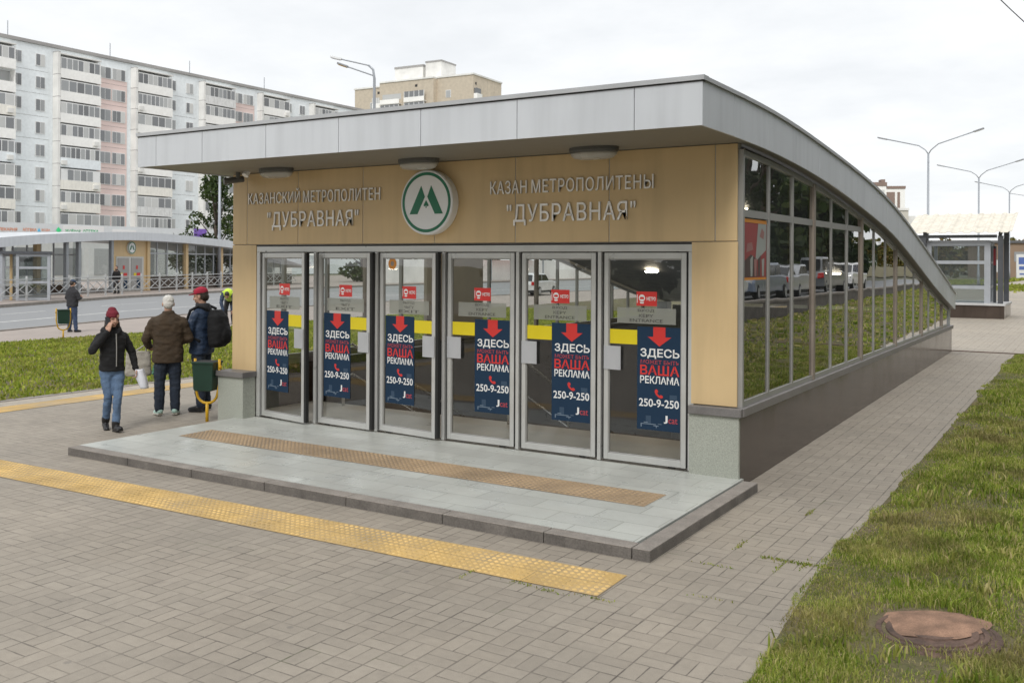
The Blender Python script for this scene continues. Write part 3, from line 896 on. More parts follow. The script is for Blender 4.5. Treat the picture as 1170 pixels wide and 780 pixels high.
mb.add([E_(a, b) for a, b in ((0, .07), (.07, -.04), (.10, -.10), (.06, -.13), (.015, -.10), (.025, -.17), (-.025, -.17), (-.015, -.10), (-.06, -.13), (-.10, -.10), (-.07, -.04))], [tuple(range(11))], 0)
mb.build('emblem_letter', [M['green']], em)

# soffit lamps
def soffit_lamp(x):
    mb = MB()
    def oval(z, rx, ry, n=24): return [(x + rx * math.cos(2 * math.pi * k / n), -.34 + ry * math.sin(2 * math.pi * k / n), z) for k in range(n)]
    def stack(mb, rings):
        n = 24; vs = sum(rings, []); fs = [(i * n + k, i * n + (k + 1) % n, (i + 1) * n + (k + 1) % n, (i + 1) * n + k) for i in range(len(rings) - 1) for k in range(n)]
        mb.add(vs, fs + [tuple(range(n)), tuple((len(rings) - 1) * n + k for k in range(n))])
    stack(mb, [oval(3.47, .285, .15), oval(3.425, .285, .15), oval(3.405, .28, .145)])
    o = mb.build('soffit_lamp', M['lampbody'], ent)
    mb = MB(); stack(mb, [oval(3.404, .272, .138), oval(3.375, .262, .13), oval(3.345, .225, .105), oval(3.333, .16, .07)])
    mb.build('diffuser', M['lampglass'], o, smooth=True)
for x in (-6.17, -3.82, -1.50): soffit_lamp(x)
# camera at the left end of the soffit
mb = MB(); mb.tube([(-7.02, -.22, 3.46), (-7.02, -.22, 3.37)], .03, 8); mb.tube([(-7.03, -.12, 3.37), (-7.12, -.34, 3.33)], .045, 10); mb.tube([(-7.117, -.335, 3.331), (-7.135, -.37, 3.325)], .05, 10)
mb.build('security_camera', M['lampbody'], ent)
mb = MB(); mb.tube([(-6.86, -.2, 3.46), (-6.86, -.24, 3.40)], .045, 12)
mb.build('floodlight', M['emblem_white'], ent)

# long side walls
YE = 14.86
PW = YE / 16
def wtop(y): return bot(y) - .05
def side_wall(X, sgn, solid=None, gl='glass_side'):
    """sgn +1: faces +x"""
    i0, o0 = (X - sgn * .07, X - sgn * .005)
    lo, hi = min(i0, o0), max(i0, o0)
    xg = X - sgn * .022
    # plinth
    mb = MB(); a, b = sorted((X - sgn * .12, X - sgn * .001)); mb.box(a, b, -.03 if sgn > 0 else .0, 15.5, -.1, .704)
    pl_ = mb.build('plinth', M['plinth'], ent)
    mb = MB(); a, b = sorted((X - sgn * .10, X + sgn * (.035 if sgn > 0 else -.01))); mb.box(a, b, -.03 if sgn > 0 else .12, 15.52, .706, .79)
    mb.build('sill', M['sill'], ent, bevel=.005)
    for bay in range(6):
        ya, yb = bay * 3 * PW, min((bay + 1) * 3, 16) * PW
        np_ = 3 if bay < 5 else 1
        mb = MB()
        # posts between bays
        mb.box(lo, hi + (.012 if sgn > 0 else 0), ya - .045 if bay else ya - .0, ya + .045, .792, wtop(ya + .045) , 1 if bay else 0)
        has_t = bay < 2
        seg = lin(ya + .046, yb - .046, 6)
        for s0, s1 in zip(seg[:-1], seg[1:]):
            mb.add([(lo, s0, wtop(s0) - .055), (hi, s0, wtop(s0) - .055), (hi, s0, wtop(s0)), (lo, s0, wtop(s0)), (lo, s1, wtop(s1) - .055), (hi, s1, wtop(s1) - .055), (hi, s1, wtop(s1)), (lo, s1, wtop(s1))],
                   [(0, 3, 2, 1), (4, 5, 6, 7), (0, 1, 5, 4), (1, 2, 6, 5), (2, 3, 7, 6), (3, 0, 4, 7)], 0)
        mb.box(lo, hi, ya + .046, yb - .046, .792, .85, 0)
        edges = []
        for k in range(np_ + 1):
            y = ya + k * PW
            edges.append(y)
            if 0 < k < np_:
                mb.box(lo + .002, hi - .002, y - .024, y + .024, .851, wtop(y + .024) - .056, 0)
        if has_t:
            for k in range(np_):
                mb.box(lo + .004, hi - .004, edges[k] + .046, edges[k + 1] - .046, 2.715, 2.79, 0)
        w = mb.build('side_window', [M['alu_dark'], M['alu_brown']], ent)
        for k in range(np_):
            p, q = edges[k] + .02, edges[k + 1] - .02
            def pane(z0, za, zb, m):
                mbp = MB(); j_ = [random.uniform(-.0028, .0028) for _ in range(3)]; mbp.add([(xg + j_[0], p, z0), (xg + j_[1], q, z0), (xg + j_[1] + j_[2], q, zb), (xg + j_[0] + j_[2], p, za)], [(0, 1, 2, 3)])
                mbp.build('pane', m, w, fix=False)
            if has_t:
                pane(.84, 2.74, 2.74, M[gl]); pane(2.76, wtop(p) - .03, wtop(q) - .03, M[gl])
            elif solid and bay == 1: pass
            else: pane(.84, wtop(p) - .03, wtop(q) - .03, M[gl])
    mb = MB(); a, b = sorted((X - sgn * .30, X - sgn * .006)); mb.box(a, b, YE + .05, 15.27, .792, bot(YE + .4) - .01)
    mb.build('end_post', M['light_frame'], ent, bevel=.005)
side_wall(0, 1); side_wall(-7.34, -1, gl='glass_left')
# beige solid infill in the far side wall
mb = MB(); mb.box(-7.25, -7.18, 4.3, 6.1, .8, 2.85)
mb.build('infill_panel', M['wall_in'], ent)
# interior
mb = MB(); q = lin(.12, 15.2, 24)
for a, b in zip(q[:-1], q[1:]):
    mb.add([(-7.2, a, bot(a) - .02), (-.12, a, bot(a) - .02), (-.12, b, bot(b) - .02), (-7.2, b, bot(b) - .02)], [(0, 1, 2, 3)])
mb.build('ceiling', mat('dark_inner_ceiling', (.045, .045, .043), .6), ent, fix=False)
mb = MB(); mb.box(-7.22, -.13, .10, 1.5, .02, .1)
mb.build('interior_floor', M['floor_in'], ent)
mb = MB()
mb.box(-7.0, -6.9, 1.5, 15, -3.2, .78); mb.box(-.45, -.35, 1.5, 15, -3.2, .78); mb.box(-6.9, -.45, 15, 15.1, -3.2, 1.1); mb.box(-6.9, -.45, 1.4, 1.495, -3.2, .018)
mb.build('stairwell_wall', M['granite_in'], ent)
mb = MB()
for k in range(20):
    mb.box(-6.89, -.46, 1.502 + .3 * k, 1.502 + .3 * (k + 1) - .001, -3.1, .1 - .15 * (k + 1))
mb.build('stairs', M['granite_in'], ent)
for x in (-6.5, -3.6, -.85):
    mb = MB()
    mb.tube([(x, 1.35, .1), (x, 1.35, .95), (x, 1.55, 1.0), (x, 7.2, -1.85), (x, 7.2, -2.75)], .022, 8)
    for k in (1, 2, 3): mb.tube([(x, 1.5 + 1.5 * k, .1 - .75 * k - .1), (x, 1.5 + 1.5 * k, 1.0 - .757 * k)], .018, 6)
    mb.tube([(x, 1.36, .5), (x, 1.55, .55), (x, 7.2, -2.3)], .015, 6)
    mb.build('handrail', M['steel'], ent, smooth=True)
for x, y in ((-5.6, 10.6), (-1.6, 4.6), (-5.6, 4.6), (-1.6, 10.6), (-1.4, .85), (-3.7, .85), (-6.0, .85)):  # the row just inside the doors is unseen, added to brighten the floor
    mb = MB(); mb.lathe([(.13, -.06), (.16, -.02)], (x, y, bot(y) - .03), 'z', 20); mb.build('ceiling_or_fill_lamp', M['lit'], ent)
# poster frame inside the first side pane, and papers taped low on the glass
def sheet_poster():
    mb = MB()
    ya, yb, z0, z1 = .10, .86, 2.07, 2.70
    P_ = lambda u, v, d=0: (-.0205 + d, ya + (yb - ya) * u, z0 + (z1 - z0) * v)
    def pl(pts, m, d): mb.add([P_(a, b, d) for a, b in pts], [tuple(range(len(pts)))], m)
    pl([(0, 0), (1, 0), (1, 1), (0, 1)], 0, 0)
    pl([(0, 0), (1, 0), (1, .04), (0, .04)], 1, .002); pl([(0, .94), (1, .94), (1, 1), (0, 1)], 1, .002)
    pl([(.62, .94), (.98, .94), (.98, .5), (.5, .3)], 2, .001); pl([(0, .05), (.6, .05), (.55, .35), (.3, .42), (0, .3)], 3, .001)
    pl([(.68, .72), (.86, .68), (.9, .8), (.78, .87)], 4, .0015); pl([(.1, .45), (.4, .5), (.35, .62), (.15, .6)], 4, .0015)
    for k in range(5): pl([(.12 + .17 * k, .06), (.2 + .17 * k, .06), (.22 + .17 * k, .36 + .05 * (k % 2)), (.1 + .17 * k, .34)], (3, 2, 4, 3, 2)[k], .002)
    return mb.build('window_poster', [mat('poster_red', (.30, .06, .06), .5), M['orange'], mat('poster_pale', (.34, .36, .34), .5), mat('poster_dark', (.09, .06, .055), .5), mat('poster_rose', (.33, .16, .15), .5)], ent, fix=False)
sheet_poster()
mb = MB(); mb.box(-.035, -.028, -.0315, -.0305, 1.75, 2.05)
mb2 = MB()
mb2.add([(-.032, .55, 1.35), (-.032, .75, 1.22), (-.032, .84, 1.36), (-.032, .66, 1.47)], [(0, 1, 2, 3)], 0)
mb2.add([(-.032, 1.02, 1.25), (-.032, 1.34, 1.18), (-.032, 1.28, 1.62), (-.032, 1.12, 1.70)], [(0, 1, 2, 3)], 1)
mb2.build('taped_paper', [M['white'], mat('pale_blue_paper', (.38, .45, .62), .5)], ent, fix=False)

# manhole
mh = empty('manhole_cover', (2.20, -3.05, .001), 0, 'round rusty iron manhole cover half covered with sand in the grass', 'manhole cover')
mh.rotation_euler = (R_(0.5), R_(-2.4), 0)
mb = MB()
mb.lathe([(.36, -.09), (.385, -.05), (.39, .002), (.375, .010), (.35, .016), (.345, .012), (.325, .012), (.32, .022), (.29, .022), (.285, .012), (.265, .012), (.26, .022), (.22, .022), (.215, .012), (.15, .012), (.145, .022), (0.02, .022)], (0, 0, 0), 'z', 40)
mb.build('iron_disc', M['rust'], mh)
mb = MB()
vs = [(.03, .10, .036)]; n = 30
for k in range(n):
    a = 2 * math.pi * k / n
    r = .285 + .10 * noise.noise(Vector((math.cos(a) * 1.5, math.sin(a) * 1.5, 5)))
    vs.append((.05 + r * 1.2 * math.cos(a) * 1.0, .10 + r * .80 * math.sin(a), .0185))
vs2 = [( .04 + (v[0] - .04) * .6, .10 + (v[1] - .10) * .6, .032) for v in vs[1:]]
mb.add(vs + vs2, [(k + 1, (k + 1) % n + 1, n + 1 + (k + 1) % n, n + 1 + k) for k in range(n)] + [(n + 1 + k, n + 1 + (k + 1) % n, 0) for k in range(n)])
mb.build('sand_layer', M['sand'], mh, smooth=True).rotation_euler = (0, 0, R_(32))
mb = MB()
for k in range(46):
    a, b = rng.uniform(-.34, .0), rng.uniform(-.52, -.40)
    r_ = rng.uniform(.006, .022)
    mb.lathe([(r_, 0), (r_ * .8, r_ * .3), (r_ * .2, r_ * .4)], (a, b, -.014), 'z', 6)
mb.build('crumbled_concrete', mat('crumbled_concrete', (.27, .235, .175), .95, var=.3, scale=12), mh)

# ================================================================== litter bins
def bin_(loc, rz, label, tilt=0):
    t = empty('litter_bin', loc, rz, label, 'litter bin', 'green litter bins on yellow fork stands')
    mb = MB()
    w, d, h0, h1 = .165, .15, .46, .87
    mb.prism([(-w, h1), (-w * .92, h0 + .03), (-w * .8, h0), (w * .8, h0), (w * .92, h0 + .03), (w, h1)], lambda a, b: (a, -d, b), lambda a, b: (a, d, b))
    body = mb.build('bin_body', M['bin_green'], t, bevel=.015)
    mb = MB(); mb.box(-w - .012, w + .012, -d - .012, d + .012, .855, .885); mb.build('rim', M['bin_green'], body, bevel=.006)
    mb = MB(); mb.box(-w + .01, w - .01, -d + .01, d - .01, .886, .8865); mb.build('dark_opening', M['dark'], body)
    mb = MB()
    arc = [(-w - .03, 0, .92), (-w - .03, 0, .56), (-w - .01, 0, .46)] + [(-(w) * math.cos(a), 0, .42 - .15 * math.sin(a)) for a in lin(.1, math.pi - .1, 8)] + [(w + .01, 0, .46), (w + .03, 0, .56), (w + .03, 0, .92)]
    mb.tube(arc, .020, 10)
    mb.tube([(0, 0, .29), (0, 0, -.02)], .024, 10)
    for sx in (-1, 1):
        mb.lathe([(.03, -.012), (.03, .012)], (sx * (w + .045), 0, .80), 'x', 12)
    mb.build('fork_stand', M['bin_yellow'], t, smooth=True)
    return t
b0 = bin_((-7.53, -.30, 0), R_(22), 'dark green litter bin on a yellow fork stand beside the stone pier')
b0.scale = (.93, .93, .95)
b1 = copy_tree(b0)
b1.location = (-21.95, 6.85, -.01); b1.rotation_euler = (0, 0, R_(60))
b1['label'] = 'far green litter bin with yellow stand at the far edge of the lawn'

# ================================================================== street lamps
def head(mb, p, d, m=0, L=.62):
    p = Vector(p); d = Vector(d).normalized()
    q = p + d * L
    mb.bar(p, q, .2, .07, m); mb.bar(p + d * .06 - Vector((0, 0, .045)), q - d * .05 - Vector((0, 0, .045)), .16, .03, 1)
def double_lamp(loc, jz, ta, tb, label):
    t = empty('street_lamp', loc, 0, label, 'street lamp', 'double armed street lamps beyond the shelter')
    mb = MB(); mb.tube([(0, 0, 0), (0, 0, 1.2), (0, 0, 1.25), (0, 0, jz)], [.11, .11, .085, .06], 12)
    mb.lathe([(.17, 0), (.17, .03)], (0, 0, 0), 'z', 12)
    mb.build('pole', M['galv'], t, smooth=True)
    for tip in (ta, tb):
        mb = MB(); v = Vector(tip); a = Vector((0, 0, jz - .05))
        k1 = a + Vector((v.x * .10, v.y * .10, .36)); k2 = a + Vector((v.x * .22, v.y * .22, (v.z - a.z) * .5))
        mb.tube([a, k1 * .6 + a * .4 + Vector((0, 0, .05)), k1, k2, v], .035, 8)
        ar = mb.build('arm', M['galv'], t, smooth=True)
        mb = MB(); d = (v - k2); head(mb, v - d.normalized() * .1, d); mb.build('lamp_head', [M['lamp_head'], M['emblem_white']], ar)
    return t
def g_(x, y): return gz(x, y)
l1 = double_lamp((-6.52, 56.55, g_(-6.52, 56.55)), 9.3 - g_(-6.52, 56.55), (-2.7, .5, 10.45 - g_(-6.52, 56.55)), (2.75, -.35, 10.5 - g_(-6.52, 56.55)), 'nearest and tallest double armed street lamp, rising behind the corrugated shelter')
for loc, lb in (((-5.56, 76.0, g_(-5.56, 76)), 'middle double armed street lamp, second tallest of the three beyond the shelter'), ((-4.98, 97.6, g_(-4.98, 97.6)), 'farthest and smallest double armed street lamp with wires at its top, right of the shelter')):
    c = copy_tree(l1); c.location = loc; c['label'] = lb
    c.scale = (1, 1, .97)
t = empty('street_lamp', (-24.3, 23.1, -.02), 0, 'single pole street lamp with two short arms above the entrance roof', 'street lamp')
mb = MB(); mb.tube([(0, 0, 0), (0, 0, 5), (0, 0, 10.3), (-.05, -.03, 10.7), (-.22, -.13, 10.88)], [.10, .085, .06, .05, .045], 10); mb.build('pole', M['galv'], t, smooth=True)
for a, b, mm in (((-.2, -.12, 10.88), (-1.35, -.85, 11.18), 'emblem_white'), ((0, 0, 10.42), (-1.1, -.7, 10.86), 'lamp_head')):
    mb = MB(); mb.tube([a, b], .032, 8); ar = mb.build('arm', M['galv'], t)
    mb = MB(); d = Vector(b) - Vector(a); head(mb, Vector(b) - d.normalized() * .15, d, 0, .5)
    mb.build('lamp_head', [M[mm], M['bin_yellow'] if mm == 'lamp_head' else M['emblem_white']], ar)
t = empty('street_lamp', (-56.14, 42.16, .1), 0, 'plain grey lamp pole in front of the tree, its top behind the entrance roof', 'street lamp')
mb = MB(); mb.tube([(0, 0, 0), (0, 0, 9.2)], [.14, .09], 10); mb.build('pole', M['galv'], t, smooth=True)
mb = MB(); mb.tube([(0, 0, 9.2), (.3, -.1, 9.6), (1.2, -.3, 9.8)], .05, 8); ar = mb.build('arm', M['galv'], t)
mb = MB(); head(mb, (1.1, -.28, 9.8), (1, -.25, .1)); mb.build('lamp_head', [M['lamp_head'], M['emblem_white']], ar)

# overhead wire, upper right
mb = MB()
a, b = Vector((-.35, 22.0, 11.05)), Vector((2.4, 33.9, 9.9))
mb.tube([a.lerp(b, s) - Vector((0, 0, .9 * s * (1 - s))) for s in lin(0, 1, 14)], .017, 6)
tag(mb.build('overhead_wire', M['wire']), 'thin black overhead wire crossing the top right corner of the sky', 'wire')
mb = MB()
a, b = Vector((-4.98, 97.6, 9.3)), Vector((4, 92, 8.2))
mb.tube([a.lerp(b, s) - Vector((0, 0, 1.2 * s * (1 - s))) for s in lin(0, 1, 10)], .022, 5)
tag(mb.build('overhead_wire', M['wire']), 'thin wire running right from the top of the farthest double armed lamp', 'wire')

# ================================================================== lift shelter on the right
sh = empty('lift_shelter', (-1.46, 28.4, gz(-.5, 29)), 0, 'glazed lift shelter with cream corrugated lean-to roof on a dark granite base', 'shelter')
mb = MB(); mb.box(-1.62, 1.55, 0, 2.75, -.15, .46); mb.build('base', M['plinth'], sh)
mb = MB(); mb.box(-1.66, 1.59, -.04, 2.79, .462, .54); mb.build('base_cap', mat('pale_base_cap', (.55, .55, .55), .5), sh, bevel=.005)
def corr(mb, x0, x1, y0, y1, z0, z1, pitch=.40, amp=.04):
    xs = []; zs = []
    x = x0
    while x < x1 - .01:
        for dx, z in ((0, 0), (.20, 0), (.26, amp), (.34, amp)):
            xs.append(x + dx); zs.append(z)
        x += pitch
    vs = []
    for x, zz in zip(xs, zs):
        vs += [(x, y0, z0 + zz), (x, y1, z1 + zz), (x, y0, z0 + zz - .015), (x, y1, z1 + zz - .015)]
    fs = []
    for i in range(len(xs) - 1):
        a = 4 * i; fs += [(a, a + 4, a + 5, a + 1), (a + 2, a + 3, a + 7, a + 6), (a, a + 2, a + 6, a + 4), (a + 1, a + 5, a + 7, a + 3)]
    mb.add(vs, fs)
mb = MB(); corr(mb, -1.75, 1.48, -.12, 2.75, 3.07, 3.86); mb.build('corrugated_roof', M['corrugated'], sh)
mb = MB(); mb.box(-1.55, 1.30, .06, .16, 2.88, 2.99); mb.box(-1.55, -1.47, .162, 2.6, 2.9, 2.99); mb.bar((1.4, .1, 2.98), (1.4, 2.65, 3.72), .1, .1)
mb.build('roof_beam', M['dark_post'], sh)
for x, y, z in ((-1.40, .10, 2.9), (-1.12, .12, 2.9), (1.42, .10, 2.95), (1.42, 2.5, 3.6), (-1.4, 2.5, 3.6)):
    mb = MB(); mb.box(x - .085, x + .085, y - .085, y + .085, .541, z); mb.build('post', M['dark_post'], sh)
mb = MB()
for x in (-.98, .98): mb.box(x - .10, x + .10, .30, .40, .541, 2.72)
for z in (1.10, 2.0, 2.66): mb.box(-.879, .879, .31, .39, z - .06, z + .06)
for x in (-.98, .98): mb.box(x - .06, x + .06, 2.1, 2.2, .541, 2.72)
for z in (1.10, 2.66): mb.box(-.92, .92, 2.11, 2.19, z - .05, z + .05)
for z in (1.10, 2.0, 2.66):
    for x in (-.98, .98): mb.box(x - .04, x + .04, .401, 2.099, z - .05, z + .05)
mb.box(-1.04, 1.04, .30, 2.2, 2.73, 2.80)
mb.build('frame', M['light_frame'], sh)
mb = MB()
mb.add([(-.9, .35, .55), (.9, .35, .55), (.9, .35, 2.65), (-.9, .35, 2.65)], [(0, 1, 2, 3)])
mb.add([(-.9, 2.15, .55), (.9, 2.15, .55), (.9, 2.15, 2.65), (-.9, 2.15, 2.65)], [(0, 1, 2, 3)])
for x in (-.98, .98): mb.add([(x, .4, .55), (x, 2.1, .55), (x, 2.1, 2.65), (x, .4, 2.65)], [(0, 1, 2, 3)])
mb.build('glazing', M['glass_grey'], sh, fix=False)
mb = MB(); mb.box(1.12, 1.2, .9, 1.2, .541, 2.6, 0); mb.box(1.12, 1.2, .893, .898, 1.9, 2.5, 1)
mb.build('call_post', [M['dark_post'], M['red_dull']], sh)

# advertising board and brick building far right
bd = empty('advertising_board', (-3.75, 98.3, gz(-3.75, 98.3)), R_(28), 'white advertising board with blue print beside the far path', 'advertising board')
mb = MB(); mb.box(-.7, 1.1, -.05, .05, .0, 2.5); mb.build('panel', M['white'], bd)
mb = MB()
for a, b, c, d in ((-.5, .9, 1.5, 2.2), (-.45, .3, .95, 1.3), (.45, .95, .9, 1.3), (-.4, .8, .45, .6)):
    mb.box(a, b, -.056, -.051, c, d)
mb.build('printed_blocks', mat('blue_print', (.10, .16, .42), .5), bd)
bb = empty('brick_building', (-11, 162, 0), R_(25), 'low brown brick building with flat roof beyond the far path', 'building')
mb = MB(); mb.box(-1, 30, 0, 12, -1, 5.6); mb.build('wall', M['brick'], bb)
mb = MB(); mb.box(-1.3, 30.3, -.3, 12.3, 5.605, 6.0); mb.build('roof', M['roof_dark'], bb)
for k in range(4):
    mb = MB(); mb.box(2 + 5 * k, 4 + 5 * k, -.05, .05, 2.6, 4.2); mb.build('window', M['wglass'], bb)
t = empty('notice_board', (-7.0, 104, gz(-7, 104)), R_(20), 'small white notice board on posts seen between the shelter posts', 'notice board')
mb = MB(); mb.box(-.7, .7, -.03, .03, 1.2, 2.5); mb.build('panel', M['white'], t)
mb = MB(); mb.box(-.6, -.54, .031, .09, 0, 2.4); mb.box(.54, .6, .031, .09, 0, 2.4); mb.build('post', M['grey_post'], t)

# ================================================================== distant towers
def tower_windows(par, x0, x1, nx, z0, dz, nz, y, w, h, name='window', ny=-1, axis='x'):
    mb = MB()
    if axis == 'x': mb.box(-w / 2, w / 2, -.10, .02, 0, h, 0); mb.box(-w / 2 - .12, w / 2 + .12, -.06, .03, -.12, h + .12, 1)
    else: mb.box(-.02, .10, -w / 2, w / 2, 0, h, 0); mb.box(-.03, .06, -w / 2 - .12, w / 2 + .12, -.12, h + .12, 1)
    me = mb.mesh(name, [M['wglass'], M['white']])
    for k in range(nz):
        for i in range(nx):
            p = x0 + (x1 - x0) * (i + .5) / nx
            o = link(name, me, par)
            o.location = (p, y, z0 + k * dz) if axis == 'x' else (y, p, z0 + k * dz)
tw = empty('tan_tower', (-159, 175, 0), R_(3), 'tan brick tower block with loggias rising behind the entrance roof', 'tower block')
mb = MB()
mb.box(0, 9, 0, 16, 0, 45.6); mb.box(9, 25, -1.6, 16, 0, 46.2); mb.box(25, 35.2, 0, 13.5, 0, 46.4)
wl = mb.build('wall', M['tan'], tw)
mb = MB()
for a, b, c, d, e in ((-.2, 9, -.2, 16, 45.6), (9, 25, -1.8, 16, 46.2), (25, 35.4, -.2, 13.7, 46.4)): mb.box(a, b, c, d, e + .01, e + .4)
mb.build('parapet', M['panel_grey'], tw)
mb = MB(); mb.box(11, 19.5, 2, 9, 46.2, 50.2, 0); mb.box(20.6, 25.2, 1.5, 8, 46.2, 50.8, 0); mb.box(10.9, 19.6, 1.9, 9.1, 50.2, 50.7, 1); mb.box(20.5, 25.3, 1.4, 8.1, 50.8, 51.2, 1)
mb.build('stair_head', [M['panel_grey'], M['seam']], tw)
tower_windows(tw, 5, 6.2, 1, 40.4, -2.8, 8, 0, 1.1, 1.5)
tower_windows(tw, 7.2, 8.8, 1, 40.4, -2.8, 8, 0, 1.5, 1.6)
tower_windows(tw, 27.5, 29, 1, 41.6, -2.8, 8, 0, 1.2, 1.6)
def loggia(par, x0, x1, y, z, glazed):
    mb = MB(); mb.box(x0, x1, y - 1.0, y - .01, z - .15, z, 1); mb.box(x0, x1, y - 1.05, y - .95, z, z + 1.05, 1)
    o = mb.build('loggia', [M['panel_grey'], M['panel_white']], par)
    mb = MB(); mb.box(x0 + .1, x1 - .1, y - (.98 if glazed else .02), y - (.9 if glazed else .005), z + 1.06, z + 2.5, 0)
    if glazed:
        k = 4
        for i in range(k + 1): xx = x0 + .1 + (x1 - x0 - .2) * i / k; mb.box(xx - .07, xx + .07, y - 1.0, y - .88, z + 1.06, z + 2.5, 1)
    mb.build('glazing', [M['wglass'], M['white']], o)
for k in range(7):
    z = 40.8 - 2.8 * k
    loggia(tw, 9.8, 15.6, -1.6, z, k % 3 == 1); loggia(tw, 17.0, 23.0, -1.6, z + .1, k % 4 != 3)
    loggia(tw, 6.2, 9.0, -.0, z - .4, k % 2 == 0)
for k in range(7):
    z = 40.9 - 2.8 * k
    mb = MB(); mb.box(35.21, 36.2, .2, 2.6, z - .1, z + 1.1, 1); mb.box(35.21, 35.9, .4, 2.5, z + 1.11, z + 2.4, 0); mb.build('loggia', [M['wglass'], M['panel_white']], tw)
for x, y, z in ((7.5, 0, 44.3), (20.0, -1.6, 44.8)):
    mb = MB(); mb.box(x - .35, x + .35, y - .03, y + .02, z - .3, z + .3); mb.build('vent', M['dark'], tw)
mb = MB(); mb.box(35.19, 35.24, .9, 1.5, 44.2, 44.8); mb.build('vent', M['dark'], tw)

ft = empty('far_tower', (-70.6, 357, -2.6), R_(25), 'distant white and brown residential tower just above the curved roof', 'tower block')
mb = MB(); mb.box(0, 6.3, 0, 11, 0, 33.2, 0); mb.box(6.3, 13, .5, 11, 0, 32.2, 0); mb.box(6.5, 9.4, .3, .5, 0, 31.0, 1); mb.box(10.3, 11.2, .3, .5, 0, 31.0, 1); mb.box(-.2, 6.5, -.2, 11.2, 33.21, 34.6, 1); mb.box(6.5, 13.2, .3, 11.2, 32.21, 33.2, 1); mb.box(-.4, 1.2, 2, 6, 34.61, 35.8, 1); mb.box(5, 6.4, 2, 6, 34.61, 35.8, 1)
mb.build('wall', [M['panel_white'], mat('brown_panel', (.26, .19, .16), .9)], ft)
tower_windows(ft, .4, 6, 3, 30.5, -2.9, 9, 0, 1.0, 1.3)
cr = empty('cream_building', (-35, 203, 0), R_(32), 'low cream building below the distant tower, beside the first lamp pole', 'building')
mb = MB(); mb.box(-6, 3.6, 0, 12, 0, 13.4, 0); mb.box(3.61, 5.5, 1, 12, 0, 12.3, 1); mb.box(-6.2, 3.7, -.2, 12.2, 13.41, 13.9, 1)
mb.build('wall', [M['cream'], M['panel_grey']], cr)
tower_windows(cr, -5, 3, 3, 9.8, -3, 3, 0, 1.2, 1.6)

# ================================================================== nine-storey apartment block
ap = empty('apartment_block', (-110, 55.6, 0), 0, 'long nine storey apartment block, white and pale blue with pink strips and balconies', 'apartment block')
F0 = 27.1 - 2.82 * 8
ZT = 29.0
S0, S1 = -17, 98
mb = MB(); mb.box(-13, 0, S0, S1, 0, ZT - .02, 0); mb.build('wall', M['panel_blue'], ap)
mb = MB(); mb.box(-13.2, .25, S0 - .2, S1 + .2, ZT, ZT + .4, 0); mb.build('parapet', M['seam'], ap)
units = []
s = -16.8
off = 1.1 - 22.78
zones = []
base = [('plain', 1.1, 5.94), ('balc', 5.94, 12.66), ('pink', 12.66, 17.28), ('balc', 17.28, 23.95)]
for k in range(-1, 4):
    for nme, a, b in base: zones.append((nme, a + 22.85 * k, b + 22.85 * k))
zones = [z for z in zones if z[1] > S0 and z[2] < S1]
mbs = {'plain': MB(), 'pink': MB()}
seams = MB()
for nme, a, b in zones:
    if nme == 'balc': continue
    mbz = MB()
    for k in range(9):
        zc = F0 + 2.82 * k
        mbz.box(.005, .07, a + .02, b - .02, zc - 1.37, zc + 1.40)
    mbz.box(.004, .03, a, b, F0 - 1.39, ZT - .6, 1)
    mbz.build('facade_panel', [M['panel_blue'] if nme == 'plain' else M['panel_pink'], M['seam']], ap)

# pink spandrels below the windows, white band at the top
for nme, a, b in zones:
    if nme != 'pink': continue
    mb = MB(); mb.box(.072, .09, a + .02, b - .02, ZT - 1.9, ZT - .3); mb.box(.072, .085, a + .02, b - .02, F0 + 2.82 * 8 - .75, F0 + 2.82 * 8 + .78); mb.build('top_panel', M['panel_blue'], ap)
def win_mesh(w, h, n):
    mb = MB(); mb.box(.0, .10, -w / 2, w / 2, -h / 2, h / 2, 1)
    for i in range(n):
        a = -w / 2 + .07 + (w - .07) * i / n; b = a + (w - .07) / n - .07
        mb.box(.1005, .115, a, b, -h / 2 + .07, h / 2 - .07, 0)
    return mb.mesh('window', [M['wglass'], M['white']])
WS, WM, WL = win_mesh(1.25, 1.5, 2), win_mesh(1.75, 1.55, 2), win_mesh(2.0, 1.55, 3)
nwin = 0
for nme, a, b in zones:
    if nme == 'balc' or a < -8 or b > 64: continue
    for k in range(8, 0, -1):
        zc = F0 + 2.82 * k
        for me, pos in (((WS, a + .65), (WS, b - 1.15)) if nme == 'plain' else ((WM, a + 1.2), (WL, b - 1.35))):
            o = link('window', me, ap); o.location = (.072, pos, zc); nwin += 1
# balcony stacks
random.seed(3)
bm_cache = {}
def glazing_mesh(var, w):
    mb = MB()
    n = (8, 6, 7, 5)[var]
    x0 = .02
    mb.box(1.0, 1.06, .08, w - .08, 1.05, 2.50, 1)
    for i in range(n):
        a = .12 + (w - .24) * i / n; b = .12 + (w - .24) * (i + 1) / n - .1
        if var == 1 and i in (0, 5): continue
        mb.box(1.061, 1.075, a + .02, b, 1.10, 2.38, 0)
    return mb.mesh('glazing', [M['wglass'], M['white']])
GMS = [glazing_mesh(v, 5.7) for v in range(4)]
openm = MB(); openm.box(.02, .05, .2, 5.5, 1.05, 2.5, 0); openm.box(.9, .98, .1, 5.6, 1.05, 1.12, 1); OPM = openm.mesh('glazing', [M['wglass'], M['panel_grey']])
mb = MB(); mb.box(.01, 1.1, .0, 5.7, -.14, .0, 0); mb.box(1.0, 1.1, .0, 5.7, .001, 1.04, 0); mb.box(.01, .999, 5.6, 5.7, .001, 2.6, 0)
BAL = mb.mesh('balcony', [M['panel_white']])
